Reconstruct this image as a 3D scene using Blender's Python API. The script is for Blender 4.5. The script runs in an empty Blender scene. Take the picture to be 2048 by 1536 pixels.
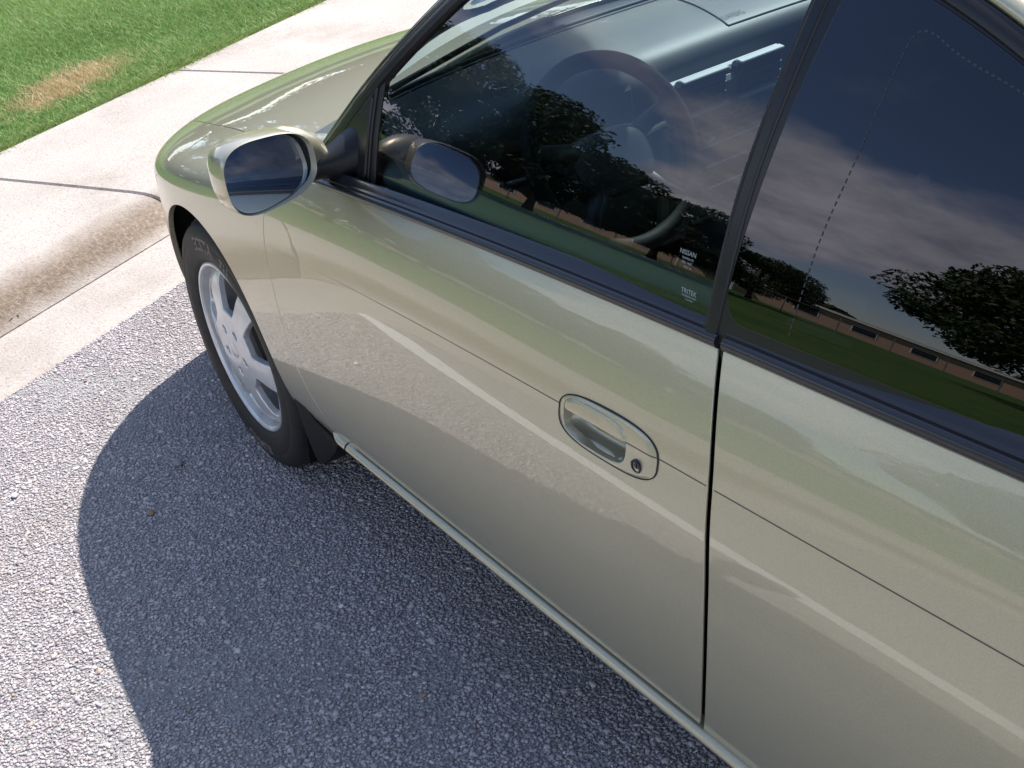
import bpy, math, random
import numpy as np
from mathutils import Vector, Matrix

random.seed(7)
rng = np.random.default_rng(7)
SC = bpy.context.scene
COL = SC.collection

# ------------------------------------------------------------------ camera
def cam_axes(yaw, pitch, roll):
    f = np.array([math.cos(yaw)*math.cos(pitch), math.sin(yaw)*math.cos(pitch), -math.sin(pitch)])
    r = np.cross(f, [0, 0, 1.0]); r /= np.linalg.norm(r)
    u = np.cross(r, f)
    return math.cos(roll)*r+math.sin(roll)*u, -math.sin(roll)*r+math.cos(roll)*u, f
CAM_POS = np.array([-2.4481, 1.5566, 1.5135])
cr, cu, cf = cam_axes(-.5292, .5204, -.1631)
cam_data = bpy.data.cameras.new('camera')
cam_data.sensor_width = 36.0
cam_data.lens = 36.0*2459.8/2048.0
cam_data.clip_start = 0.02
cam_data.clip_end = 2000.0
cam = bpy.data.objects.new('camera', cam_data)
COL.objects.link(cam)
cam.matrix_world = Matrix(((cr[0], cu[0], -cf[0], CAM_POS[0]), (cr[1], cu[1], -cf[1], CAM_POS[1]),
                           (cr[2], cu[2], -cf[2], CAM_POS[2]), (0, 0, 0, 1)))
SC.camera = cam

# ------------------------------------------------------------------ light
SUN = np.array([.35, -.72, 1.0]); SUN /= np.linalg.norm(SUN)
SKY_STRENGTH = 0.128
SUN_STRENGTH = 4.7
EXPOSURE = 0.98
world = bpy.data.worlds.new('World'); SC.world = world
world.use_nodes = True
wt = world.node_tree; wt.nodes.clear()
def N(t, kind, **kw):
    n = t.nodes.new(kind)
    for k, v in kw.items():
        if k == 'inp':
            for kk, vv in v.items():
                n.inputs[kk].default_value = vv
        else:
            setattr(n, k, v)
    return n
def L(t, a, b): t.links.new(a, b)
def sky_world():
    t = wt
    out = N(t, 'ShaderNodeOutputWorld'); bg = N(t, 'ShaderNodeBackground', inp={'Strength': SKY_STRENGTH})
    sky = N(t, 'ShaderNodeTexSky', sky_type='NISHITA', sun_disc=False, sun_elevation=math.asin(SUN[2]),
            sun_rotation=math.atan2(SUN[0], SUN[1]), air_density=1.0, dust_density=0.4, ozone_density=2.6)
    tc = N(t, 'ShaderNodeTexCoord'); sep = N(t, 'ShaderNodeSeparateXYZ'); L(t, tc.outputs['Generated'], sep.inputs[0])
    zc = N(t, 'ShaderNodeMath', operation='MAXIMUM', inp={1: 0.0}); L(t, sep.outputs['Z'], zc.inputs[0])
    za = N(t, 'ShaderNodeMath', operation='ADD', inp={1: 0.30}); L(t, zc.outputs[0], za.inputs[0])
    dx = N(t, 'ShaderNodeMath', operation='DIVIDE'); L(t, sep.outputs['X'], dx.inputs[0]); L(t, za.outputs[0], dx.inputs[1])
    dy = N(t, 'ShaderNodeMath', operation='DIVIDE'); L(t, sep.outputs['Y'], dy.inputs[0]); L(t, za.outputs[0], dy.inputs[1])
    cb = N(t, 'ShaderNodeCombineXYZ', inp={2: 8.2}); L(t, dx.outputs[0], cb.inputs[0]); L(t, dy.outputs[0], cb.inputs[1])
    n1 = N(t, 'ShaderNodeTexNoise', inp={'Scale': 1.0, 'Detail': 10.0, 'Roughness': 0.52, 'Distortion': 0.1}); L(t, cb.outputs[0], n1.inputs['Vector'])
    r1 = N(t, 'ShaderNodeValToRGB'); r1.color_ramp.elements[0].position = .465; r1.color_ramp.elements[1].position = .535
    L(t, n1.outputs['Fac'], r1.inputs[0])
    n2 = N(t, 'ShaderNodeTexNoise', inp={'Scale': 3.6, 'Detail': 6.0, 'Roughness': 0.6}); L(t, cb.outputs[0], n2.inputs['Vector'])
    r2 = N(t, 'ShaderNodeValToRGB')
    r2.color_ramp.elements[0].position = .3; r2.color_ramp.elements[0].color = (3.4, 3.6, 4.3, 1)
    r2.color_ramp.elements[1].position = .7; r2.color_ramp.elements[1].color = (9.2, 9.1, 8.9, 1)
    L(t, n2.outputs['Fac'], r2.inputs[0])
    # fair-weather cumulus banks up towards the horizon and thins overhead
    thin = N(t, 'ShaderNodeMapRange', interpolation_type='SMOOTHSTEP', inp={'From Min': .24, 'From Max': .52, 'To Min': .92, 'To Max': .16}); L(t, sep.outputs['Z'], thin.inputs['Value'])
    fac = N(t, 'ShaderNodeMath', operation='MULTIPLY'); L(t, r1.outputs[0], fac.inputs[0]); L(t, thin.outputs['Result'], fac.inputs[1])
    mix = N(t, 'ShaderNodeMix', data_type='RGBA'); L(t, fac.outputs[0], mix.inputs['Factor'])
    L(t, sky.outputs[0], mix.inputs['A']); L(t, r2.outputs[0], mix.inputs['B'])
    L(t, mix.outputs['Result'], bg.inputs['Color']); L(t, bg.outputs[0], out.inputs[0])
sky_world()
sd = bpy.data.lights.new('sun', 'SUN'); sd.energy = SUN_STRENGTH; sd.angle = math.radians(.53); sd.color = (1.0, .955, .89)
sun = bpy.data.objects.new('sun', sd); COL.objects.link(sun)
sun.rotation_euler = Vector(SUN).to_track_quat('Z', 'Y').to_euler()
sun.location = (3, -6, 9)
SC.view_settings.view_transform = 'Standard'; SC.view_settings.look = 'None'
SC.view_settings.gamma = 1.0; SC.view_settings.use_curve_mapping = False
SC.view_settings.exposure = EXPOSURE
SC.render.engine = 'CYCLES'
SC.cycles.use_denoising = True
SC.cycles.max_bounces = 10; SC.cycles.transparent_max_bounces = 16; SC.cycles.glossy_bounces = 5
SC.cycles.caustics_reflective = False; SC.cycles.caustics_refractive = False
SC.cycles.sample_clamp_indirect = 4.0

# ------------------------------------------------------------------ materials
MATS = {}
def mat(name, color=(.5, .5, .5), rough=.5, metal=0.0, coat=0.0, spec=.5, emit=None, ior=1.5):
    m = bpy.data.materials.new(name); m.use_nodes = True
    b = m.node_tree.nodes['Principled BSDF']
    b.inputs['Base Color'].default_value = (*color, 1)
    b.inputs['Roughness'].default_value = rough
    b.inputs['Metallic'].default_value = metal
    b.inputs['Coat Weight'].default_value = coat
    b.inputs['Coat Roughness'].default_value = .015
    b.inputs['Specular IOR Level'].default_value = spec
    b.inputs['IOR'].default_value = ior
    MATS[name] = m
    return m
def nt(m): return m.node_tree, m.node_tree.nodes['Principled BSDF']
def pos_node(t, obj_space=False):
    if obj_space:
        return N(t, 'ShaderNodeTexCoord').outputs['Object']
    return N(t, 'ShaderNodeNewGeometry').outputs['Position']
def ramp(t, src, stops):
    r = N(t, 'ShaderNodeValToRGB'); e = r.color_ramp.elements
    while len(e) < len(stops): e.new(.5)
    for el, (p, c) in zip(e, stops):
        el.position = p; el.color = (*c, 1) if len(c) == 3 else c
    L(t, src, r.inputs[0]); return r.outputs[0]
def noise(t, vec, scale, detail=4.0, rough=.55):
    n = N(t, 'ShaderNodeTexNoise', inp={'Scale': scale, 'Detail': detail, 'Roughness': rough}); L(t, vec, n.inputs['Vector']); return n
def voro(t, vec, scale, feature='F1'):
    n = N(t, 'ShaderNodeTexVoronoi', feature=feature, inp={'Scale': scale}); L(t, vec, n.inputs['Vector']); return n
def bump(t, b, h, strength, dist):
    n = N(t, 'ShaderNodeBump', inp={'Strength': strength, 'Distance': dist}); L(t, h, n.inputs['Height']); L(t, n.outputs[0], b.inputs['Normal']); return n
def mixc(t, fac, a, b_, mode='MIX'):
    m = N(t, 'ShaderNodeMix', data_type='RGBA', blend_type=mode)
    if isinstance(fac, (int, float)): m.inputs['Factor'].default_value = fac
    else: L(t, fac, m.inputs['Factor'])
    for k, s in (('A', a), ('B', b_)):
        if isinstance(s, tuple): m.inputs[k].default_value = (*s, 1)
        else: L(t, s, m.inputs[k])
    return m.outputs['Result']
def math_n(t, op, a, b_=None):
    m = N(t, 'ShaderNodeMath', operation=op)
    for i, s in enumerate((a, b_)):
        if s is None: continue
        if isinstance(s, (int, float)): m.inputs[i].default_value = s
        else: L(t, s, m.inputs[i])
    return m.outputs[0]

def make_paint():
    m = mat('paint', (.36, .345, .265), rough=.38, metal=.52, coat=1.0)
    t, b = nt(m)
    p = pos_node(t)
    v = voro(t, p, 900.0)
    c = ramp(t, v.outputs['Color'], [(0.0, (.40, .364, .252)), (.5, (.438, .40, .28)), (1.0, (.48, .442, .315))])
    L(t, c, b.inputs['Base Color'])
    d1 = noise(t, p, 6.0, 7.0, .7); d2 = noise(t, p, 160.0, 3.0, .6)
    dust = math_n(t, 'MULTIPLY', ramp(t, d1.outputs['Fac'], [(.42, (0, 0, 0)), (.75, (1, 1, 1))]), ramp(t, d2.outputs['Fac'], [(.40, (.2, .2, .2)), (.68, (1, 1, 1))]))
    L(t, mixc(t, math_n(t, 'MULTIPLY', dust, .16), c, (.46, .41, .34)), b.inputs['Base Color'])
    L(t, math_n(t, 'ADD', math_n(t, 'MULTIPLY', dust, .05), .012), b.inputs['Coat Roughness'])
    n = noise(t, p, 22.0, 2.0)
    bp = N(t, 'ShaderNodeBump', inp={'Strength': .010, 'Distance': .01}); L(t, n.outputs['Fac'], bp.inputs['Height'])
    L(t, bp.outputs[0], b.inputs['Coat Normal'])
    vb = N(t, 'ShaderNodeBump', inp={'Strength': .05, 'Distance': .001}); L(t, v.outputs['Color'], vb.inputs['Height'])
    L(t, vb.outputs[0], b.inputs['Normal'])
    return m
PAINT = make_paint()
TRIM = mat('black_trim', (.012, .012, .015), rough=.30, spec=.32)
BELT = mat('belt_rubber', (.016, .016, .022), rough=.24, spec=.5)
RUBBER = mat('rubber_seal', (.012, .012, .013), rough=.6)
GLOSSB = mat('gloss_black', (.012, .012, .014), rough=.10, spec=.6)
LINER = mat('dark_liner', (.008, .008, .008), rough=.9, spec=.1)
def make_tyre():
    m = mat('tyre_rubber', (.022, .021, .021), rough=.62, spec=.35)
    t, b = nt(m); n = noise(t, pos_node(t), 40.0, 5.0)
    L(t, ramp(t, n.outputs['Fac'], [(.3, (.012, .0118, .0118)), (.75, (.028, .025, .023))]), b.inputs['Base Color'])
    return m
TYRE = make_tyre()
TYRETXT = mat('tyre_letter', (.17, .145, .13), rough=.8)
def make_alloy():
    m = mat('alloy_silver', (.56, .56, .57), rough=.34, metal=.35, coat=.6)
    t, b = nt(m); n = noise(t, pos_node(t), 30.0, 5.0)
    L(t, ramp(t, n.outputs['Fac'], [(.3, (.54, .54, .54)), (.7, (.68, .68, .675))]), b.inputs['Base Color'])
    return m
ALLOY = make_alloy()
VINYL = None
def make_vinyl(name, c0, rough=.5):
    m = mat(name, c0, rough=rough, spec=.45)
    t, b = nt(m); v = voro(t, pos_node(t), 700.0)
    bump(t, b, v.outputs['Distance'], .25, .0008)
    return m
VINYL = make_vinyl('dash_vinyl', (.068, .080, .086), .5)
TRIMV = make_vinyl('door_vinyl', (.34, .37, .355), .5)
VINYLD = make_vinyl('dark_vinyl', (.032, .034, .037), .5)
FABRIC = make_vinyl('seat_fabric', (.11, .112, .118), .9)
STACKF = make_vinyl('stack_face_vinyl', (.19, .205, .215), .45)
STACKV = make_vinyl('stack_vinyl', (.34, .37, .385), .45)
CONTROL = mat('control_plastic', (.02, .021, .023), rough=.35)
BRIGHT = mat('control_marking', (.62, .64, .66), rough=.4)
CHROME = mat('bright_metal', (.8, .8, .8), rough=.12, metal=1.0)
MIRROR = mat('mirror_silver', (.34, .39, .48), rough=.0, metal=1.0)
PRINT_W = mat('window_print', (.30, .34, .33), rough=.6)
PRINT_D = mat('dash_print', (.02, .022, .025), rough=.6)
FRIT = mat('ceramic_frit', (.01, .01, .012), rough=.08, spec=.5)

def make_glass(name, tint, ior=1.62, gloss=(1, 1, 1)):
    m = bpy.data.materials.new(name); m.use_nodes = True
    t = m.node_tree; t.nodes.clear()
    out = N(t, 'ShaderNodeOutputMaterial'); mx = N(t, 'ShaderNodeMixShader')
    fr = N(t, 'ShaderNodeFresnel', inp={'IOR': ior})
    tr = N(t, 'ShaderNodeBsdfTransparent', inp={'Color': (*tint, 1)})
    gl = N(t, 'ShaderNodeBsdfGlossy', inp={'Color': (*gloss, 1), 'Roughness': 0.0})
    geo = N(t, 'ShaderNodeNewGeometry')
    # keep the outer Fresnel on both faces of the thin pane
    L(t, fr.outputs[0], mx.inputs[0]); L(t, tr.outputs[0], mx.inputs[1]); L(t, gl.outputs[0], mx.inputs[2])
    L(t, mx.outputs[0], out.inputs[0])
    MATS[name] = m
    return m
GLASS_SIDE = make_glass('tinted_side_glass', (.56, .67, .70), 1.64, (.93, .90, 1.0))
GLASS_DARK = make_glass('dark_tinted_glass', (.010, .011, .013), 1.68, (.92, .88, 1.0))
GLASS_WS = make_glass('windscreen_glass', (.86, .92, .91))

# ------------------------------------------------------------------ splines
class CS:
    """natural cubic spline through (x, y) points"""
    def __init__(self, pts):
        pts = sorted(pts); x = np.array([p[0] for p in pts], float); y = np.array([p[1] for p in pts], float)
        n = len(x); h = np.diff(x); A = np.eye(n); r = np.zeros(n)
        for i in range(1, n-1):
            A[i, i-1] = h[i-1]; A[i, i] = 2*(h[i-1]+h[i]); A[i, i+1] = h[i]
            r[i] = 3*((y[i+1]-y[i])/h[i]-(y[i]-y[i-1])/h[i-1])
        c = np.linalg.solve(A, r)
        self.x, self.y, self.c, self.h = x, y, c, h
        self.b = np.diff(y)/h-h*(2*c[:-1]+c[1:])/3; self.d = np.diff(c)/(3*h)
    def __call__(self, q):
        q = np.asarray(q, float)
        i = np.clip(np.searchsorted(self.x, q)-1, 0, len(self.x)-2)
        t = np.clip(q, self.x[0], self.x[-1])-self.x[i]
        return self.y[i]+t*(self.b[i]+t*(self.c[i]+t*self.d[i]))
class PL:
    """piecewise linear"""
    def __init__(self, pts):
        pts = sorted(pts); self.x = [p[0] for p in pts]; self.y = [p[1] for p in pts]
    def __call__(self, q): return np.interp(q, self.x, self.y)

# ------------------------------------------------------------------ mesh helpers
def link(name, me, m, parent=None):
    o = bpy.data.objects.new(name, me); COL.objects.link(o)
    if m is not None: me.materials.append(m)
    if parent is not None: o.parent = parent
    return o
def mesh_obj(name, verts, faces, m, parent=None, smooth=False, normals=None):
    me = bpy.data.meshes.new(name)
    me.from_pydata([tuple(map(float, v)) for v in verts], [], [tuple(map(int, f)) for f in faces])
    me.validate(clean_customdata=False)
    if smooth:
        me.polygons.foreach_set('use_smooth', [True]*len(me.polygons))
    me.update()
    if normals is not None and len(me.vertices) == len(normals):
        me.normals_split_custom_set_from_vertices([tuple(map(float, n)) for n in normals])
    return link(name, me, m, parent)
def empty(name, loc=(0, 0, 0), parent=None):
    o = bpy.data.objects.new(name, None); COL.objects.link(o); o.location = loc; o.empty_display_size = .1
    if parent is not None: o.parent = parent
    return o
def tag(o, label=None, cat=None, group=None, kind=None):
    if label: o['label'] = label
    if cat: o['category'] = cat
    if group: o['group'] = group
    if kind: o['kind'] = kind
    return o
def unit(a):
    a = np.asarray(a, float); return a/np.maximum(np.linalg.norm(a, axis=-1, keepdims=True), 1e-12)

class MB:
    """collects simple solids into one mesh"""
    def __init__(self): self.v = []; self.f = []
    def add(self, vs, fs):
        o = len(self.v); self.v += [tuple(map(float, p)) for p in vs]; self.f += [tuple(o+i for i in f) for f in fs]; return self
    def box(self, c, s, rot=None):
        P = np.array([[x, y, z] for x in (-.5, .5) for y in (-.5, .5) for z in (-.5, .5)])*np.array(s)
        if rot is not None: P = P @ np.array(rot).T
        P = P+np.array(c)
        return self.add(P, [(0, 1, 3, 2), (4, 6, 7, 5), (0, 4, 5, 1), (2, 3, 7, 6), (0, 2, 6, 4), (1, 5, 7, 3)])
    def bbox(self, c, s, b=.003, rot=None):
        """bevelled box"""
        s = np.array(s)/2.0; b = min(b, *(s*.49)); V = []; F = []; idx = {}
        for sx in (-1, 1):
            for sy in (-1, 1):
                for sz in (-1, 1):
                    sg = np.array([sx, sy, sz])
                    for ax in range(3):
                        p = sg*(s-b); p[ax] = sg[ax]*s[ax]; idx[(sx, sy, sz, ax)] = len(V); V.append(p)
        def q(*k): F.append([idx[i] for i in k])
        for ax in range(3):
            o1, o2 = [i for i in range(3) if i != ax]
            for s0 in (-1, 1):
                def key(a, b_):
                    k = [0, 0, 0]; k[ax] = s0; k[o1] = a; k[o2] = b_; return (*k, ax)
                q(key(-1, -1), key(1, -1), key(1, 1), key(-1, 1))
            for a in (-1, 1):
                for c_ in (-1, 1):
                    def k2(t_, axx):
                        k = [0, 0, 0]; k[ax] = t_; k[o1] = a; k[o2] = c_; return (*k, axx)
                    q(k2(-1, o1), k2(1, o1), k2(1, o2), k2(-1, o2))
        for sx in (-1, 1):
            for sy in (-1, 1):
                for sz in (-1, 1): q((sx, sy, sz, 0), (sx, sy, sz, 1), (sx, sy, sz, 2))
        P = np.array(V)
        if rot is not None: P = P @ np.array(rot).T
        P = P+np.array(c)
        self.add(P, F); return self
    def tube(self, pts, rad, n=8, cap=True):
        pts = np.asarray(pts, float); rad = np.broadcast_to(rad, (len(pts),)); o = len(self.v); prev = None
        for i, p in enumerate(pts):
            t = unit(pts[min(i+1, len(pts)-1)]-pts[max(i-1, 0)])
            a = np.array([0, 0, 1.0]) if abs(t[2]) < .9 else np.array([1.0, 0, 0])
            if prev is None: e1 = unit(np.cross(t, a))
            else: e1 = unit(prev-t*(prev@t))
            prev = e1; e2 = np.cross(t, e1)
            for k in range(n):
                w = 2*math.pi*k/n; self.v.append(tuple(p+rad[i]*(math.cos(w)*e1+math.sin(w)*e2)))
        for i in range(len(pts)-1):
            for k in range(n):
                a = o+i*n+k; b_ = o+i*n+(k+1) % n; self.f.append((a, b_, b_+n, a+n))
        if cap:
            self.f.append(tuple(o+k for k in reversed(range(n)))); m = o+(len(pts)-1)*n; self.f.append(tuple(m+k for k in range(n)))
        return self
    def build(self, name, m, parent=None, smooth=False):
        o = mesh_obj(name, self.v, self.f, m, parent, smooth)
        fix_normals(o.data)
        return o
def fix_normals(me):
    import bmesh
    bm = bmesh.new(); bm.from_mesh(me); bmesh.ops.recalc_face_normals(bm, faces=bm.faces); bm.to_mesh(me); bm.free()
def auto_smooth(o, ang=35):
    me = o.data
    me.polygons.foreach_set('use_smooth', [True]*len(me.polygons))
    me.set_sharp_from_angle(angle=math.radians(ang))

def panel(name, fn, us, vs, m, parent=None, clips=(), flange=.012, edge=.0012, flip=False, eps=4e-4, edge_normals=True):
    """A sheet fn(u, v) trimmed by implicit functions of the 3D point, with rolled edges and an inward flange."""
    us = np.asarray(us, float); vs = np.asarray(vs, float)
    U, V = np.meshgrid(us, vs, indexing='ij')
    uv = [tuple(p) for p in np.stack([U.ravel(), V.ravel()], 1)]
    nv = len(vs)
    polys = [[i*nv+j, (i+1)*nv+j, (i+1)*nv+j+1, i*nv+j+1] for i in range(len(us)-1) for j in range(nv-1)]
    def P(arr):
        a = np.asarray(arr, float).reshape(-1, 2); return np.stack(fn(a[:, 0], a[:, 1]), 1)
    for f in clips:
        val = f(P(uv)); pos = val > 0; cache = {}; out = []; need = []
        for pl in polys:
            for k in range(len(pl)):
                a, b = pl[k], pl[(k+1) % len(pl)]
                if pos[a] != pos[b]:
                    e = (a, b) if a < b else (b, a)
                    if e not in cache: cache[e] = len(uv)+len(need); need.append(e)
        if need:
            ev = np.array(need); ua = np.array(uv); pa, pb = ua[ev[:, 0]], ua[ev[:, 1]]; sa = pos[ev[:, 0]]; lo = np.zeros(len(ev)); hi = np.ones(len(ev))
            for _ in range(16):
                mid = (lo+hi)/2; same = (f(P(pa+(pb-pa)*mid[:, None])) > 0) == sa
                lo = np.where(same, mid, lo); hi = np.where(same, hi, mid)
            uv.extend(tuple(p) for p in pa+(pb-pa)*((lo+hi)/2)[:, None])
        def cut(a, b): return cache[(a, b) if a < b else (b, a)]
        val = list(val)
        for pl in polys:
            s = [val[i] > 0 for i in pl]
            if all(s): out.append(pl); continue
            if not any(s): continue
            q = []
            for k in range(len(pl)):
                a, b = pl[k], pl[(k+1) % len(pl)]
                if val[a] > 0: q.append(a)
                if (val[a] > 0) != (val[b] > 0): q.append(cut(a, b))
            if len(q) >= 3: out.append(q)
        polys = out
    used = sorted({i for p in polys for i in p}); re = {o: k for k, o in enumerate(used)}
    uva = np.array([uv[i] for i in used]); polys = [[re[i] for i in p] for p in polys]
    pts = P(uva)
    n = unit(np.cross(P(uva+[eps, 0])-P(uva-[eps, 0]), P(uva+[0, eps])-P(uva-[0, eps])))
    if flip: n = -n; polys = [p[::-1] for p in polys]
    verts = list(pts); norms = list(n); faces = list(polys)
    if flange > 0:
        cnt = {}
        for p in polys:
            for k in range(len(p)):
                a, b = p[k], p[(k+1) % len(p)]; cnt[(a, b)] = 1
        bd = [e for e in cnt if (e[1], e[0]) not in cnt]
        outd = {}
        for a, b in bd:
            t = unit(pts[b]-pts[a]); o = unit(np.cross(t, n[a]+n[b]))
            outd[a] = outd.get(a, 0)+o; outd[b] = outd.get(b, 0)+o
        rows = {}
        for a, o in outd.items():
            o = unit(o); nn = n[a]
            r = []
            for (do, dn, nn_) in ((edge*.7, edge*.3, unit(nn+o)), (edge, edge, o), (edge, flange, o)):
                r.append(len(verts)); verts.append(pts[a]+o*do-nn*dn); norms.append(nn_)
            rows[a] = r
        for a, b in bd:
            ra, rb = [a]+rows[a], [b]+rows[b]
            for k in range(3): faces.append([ra[k], ra[k+1], rb[k+1], rb[k]])
    return mesh_obj(name, verts, faces, m, parent, True, norms)

def sweep(name, path, frames_b, frames_n, prof, m, parent=None, closed=False, smooth=True, ang=50):
    """prof: list of (b, n) offsets swept along path with per-point axes b and n"""
    path = np.asarray(path); k = len(prof); V = []
    for p, b, n in zip(path, frames_b, frames_n):
        for (db, dn) in prof: V.append(p+b*db+n*dn)
    F = []
    kk = k if closed else k-1
    for i in range(len(path)-1):
        for j in range(kk):
            a = i*k+j; c = i*k+(j+1) % k; F.append((a, c, c+k, a+k))
    if closed:
        F.append(tuple(range(k))[::-1]); F.append(tuple((len(path)-1)*k+i for i in range(k)))
    o = mesh_obj(name, V, F, m, parent, smooth); fix_normals(o.data)
    if smooth: auto_smooth(o, ang)
    return o
def lathe(name, prof, m, parent=None, n=72, centre=(0, 0, 0), axis='Y', sharp=35):
    """prof: (radius, offset along axis)"""
    V = []; F = []; k = len(prof)
    for i in range(n):
        a = 2*math.pi*i/n
        for r, h in prof: V.append((centre[0]+r*math.cos(a), centre[1]+h, centre[2]+r*math.sin(a)))
    for i in range(n):
        for j in range(k-1):
            a = i*k+j; b = ((i+1) % n)*k+j; F.append((a, b, b+1, a+1))
    o = mesh_obj(name, V, F, m, parent); fix_normals(o.data); auto_smooth(o, sharp); return o
def text_mesh(body, size, bold=0.0):
    """flat outline of a word: vertices in (x, y), faces"""
    cu_ = bpy.data.curves.new('lettering', 'FONT'); cu_.body = body; cu_.size = size; cu_.resolution_u = 3; cu_.align_x = 'CENTER'; cu_.align_y = 'CENTER'; cu_.offset = bold
    o = bpy.data.objects.new('lettering', cu_); COL.objects.link(o)
    dg = bpy.context.evaluated_depsgraph_get(); me = bpy.data.meshes.new_from_object(o.evaluated_get(dg))
    v = np.array([p.co[:2] for p in me.vertices]).reshape(-1, 2); f = [tuple(p.vertices) for p in me.polygons]
    bpy.data.objects.remove(o); bpy.data.curves.remove(cu_); bpy.data.meshes.remove(me)
    return v, f

# ------------------------------------------------------------------ ground layout (kerb frame: s across, q along)
KA = -1.1122
KD = np.array([math.cos(KA), math.sin(KA), 0.0]); KN = np.array([-KD[1], KD[0], 0.0])
def kp(q, s, z): return KD*q+KN*s+np.array([0, 0, z])
S_ASPH, S_SEAM, S_GRASS = 1.305, 1.648, 2.868
J0, JL = .410, 1.317

def make_asphalt():
    m = mat('asphalt', (.1, .1, .1), rough=.85, spec=.3)
    t, b = nt(m); p = pos_node(t)
    v = voro(t, p, 170.0); v2 = voro(t, p, 330.0)
    n = noise(t, p, 1.3, 5.0); n3 = noise(t, p, 9.0, 4.0)
    c = ramp(t, v.outputs['Color'], [(0.0, (.15, .145, .155)), (.35, (.27, .255, .26)), (.7, (.38, .36, .355)), (1.0, (.52, .49, .475))])
    c = mixc(t, .35, c, ramp(t, v2.outputs['Color'], [(0, (.11, .11, .118)), (1, (.44, .42, .40))]))
    c = mixc(t, math_n(t, 'MULTIPLY', ramp(t, n.outputs['Fac'], [(.52, (0, 0, 0)), (.72, (1, 1, 1))]), .7), c, (.33, .295, .265))
    c = mixc(t, .25, c, ramp(t, n3.outputs['Fac'], [(.3, (.6, .6, .6)), (.7, (1.25, 1.25, 1.25))]), 'MULTIPLY')
    L(t, c, b.inputs['Base Color'])
    h = math_n(t, 'ADD', v.outputs['Distance'], math_n(t, 'MULTIPLY', v2.outputs['Distance'], .5))
    bump(t, b, h, .9, .006)
    return m
ASPHALT = make_asphalt()
def make_chip():
    m = mat('stone_chip', (.2, .2, .2), rough=.75, spec=.35)
    t, b = nt(m)
    a = N(t, 'ShaderNodeAttribute', attribute_name='tone'); n = noise(t, pos_node(t), 300.0, 3.0); n1 = noise(t, pos_node(t), 1.1, 5.0)
    c = ramp(t, a.outputs['Fac'], [(0.0, (.215, .188, .195)), (.3, (.365, .322, .33)), (.62, (.465, .415, .415)), (.84, (.55, .495, .485)), (.95, (.36, .26, .20)), (1.0, (.70, .66, .64))])
    c = mixc(t, .5, c, ramp(t, n.outputs['Fac'], [(.3, (.7, .7, .7)), (.7, (1.2, 1.2, 1.2))]), 'MULTIPLY')
    c = mixc(t, math_n(t, 'MULTIPLY', ramp(t, n1.outputs['Fac'], [(.54, (0, 0, 0)), (.70, (1, 1, 1))]), .85), c, (.33, .295, .265))
    L(t, c, b.inputs['Base Color'])
    return m
CHIP = make_chip()
def make_concrete(name, tone=1.0, stain=False):
    m = mat(name, (.5, .46, .41), rough=.85, spec=.3)
    t, b = nt(m); p = pos_node(t)
    n = noise(t, p, 2.2, 6.0); f = noise(t, p, 120.0, 4.0, .65); v = voro(t, p, 150.0); sp = voro(t, p, 55.0)
    c = ramp(t, n.outputs['Fac'], [(.3, (.355*tone, .315*tone, .284*tone)), (.7, (.415*tone, .372*tone, .340*tone))])
    bl = noise(t, p, 1.1, 8.0, .68)
    c = mixc(t, .8, c, ramp(t, bl.outputs['Fac'], [(.30, (.80, .77, .73)), (.46, (1, 1, 1)), (.75, (1.05, 1.05, 1.05))]), 'MULTIPLY')
    c = mixc(t, .8, c, ramp(t, f.outputs['Fac'], [(.30, (.55, .5, .45)), (.46, (1, 1, 1)), (.7, (1.12, 1.12, 1.12))]), 'MULTIPLY')
    c = mixc(t, .7, c, ramp(t, v.outputs['Color'], [(0, (.55, .5, .46)), (.12, (.9, .88, .86)), (1, (1.06, 1.06, 1.06))]), 'MULTIPLY')
    c = mixc(t, .6, c, ramp(t, sp.outputs['Distance'], [(.0, (.35, .28, .22)), (.09, (1, 1, 1))]), 'MULTIPLY')
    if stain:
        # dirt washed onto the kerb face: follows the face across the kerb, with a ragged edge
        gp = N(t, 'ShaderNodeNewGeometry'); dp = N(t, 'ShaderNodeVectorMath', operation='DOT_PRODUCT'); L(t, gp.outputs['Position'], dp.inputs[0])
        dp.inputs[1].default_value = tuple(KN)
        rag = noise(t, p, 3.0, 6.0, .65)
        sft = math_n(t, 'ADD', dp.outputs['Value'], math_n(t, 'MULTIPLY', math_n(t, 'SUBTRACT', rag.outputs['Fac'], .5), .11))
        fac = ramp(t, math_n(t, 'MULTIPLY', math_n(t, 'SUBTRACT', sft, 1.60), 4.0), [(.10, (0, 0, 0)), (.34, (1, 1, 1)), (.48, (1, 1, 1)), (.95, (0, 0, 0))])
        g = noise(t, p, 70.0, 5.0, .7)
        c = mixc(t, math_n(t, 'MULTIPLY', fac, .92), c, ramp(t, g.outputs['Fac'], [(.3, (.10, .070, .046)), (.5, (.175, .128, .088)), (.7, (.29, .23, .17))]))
    L(t, c, b.inputs['Base Color'])
    bump(t, b, math_n(t, 'ADD', f.outputs['Fac'], math_n(t, 'MULTIPLY', v.outputs['Distance'], .6)), .55, .004)
    return m
CONC = make_concrete('concrete_walk', 1.0, True)
GUTTER = make_concrete('concrete_gutter', .97)
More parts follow.
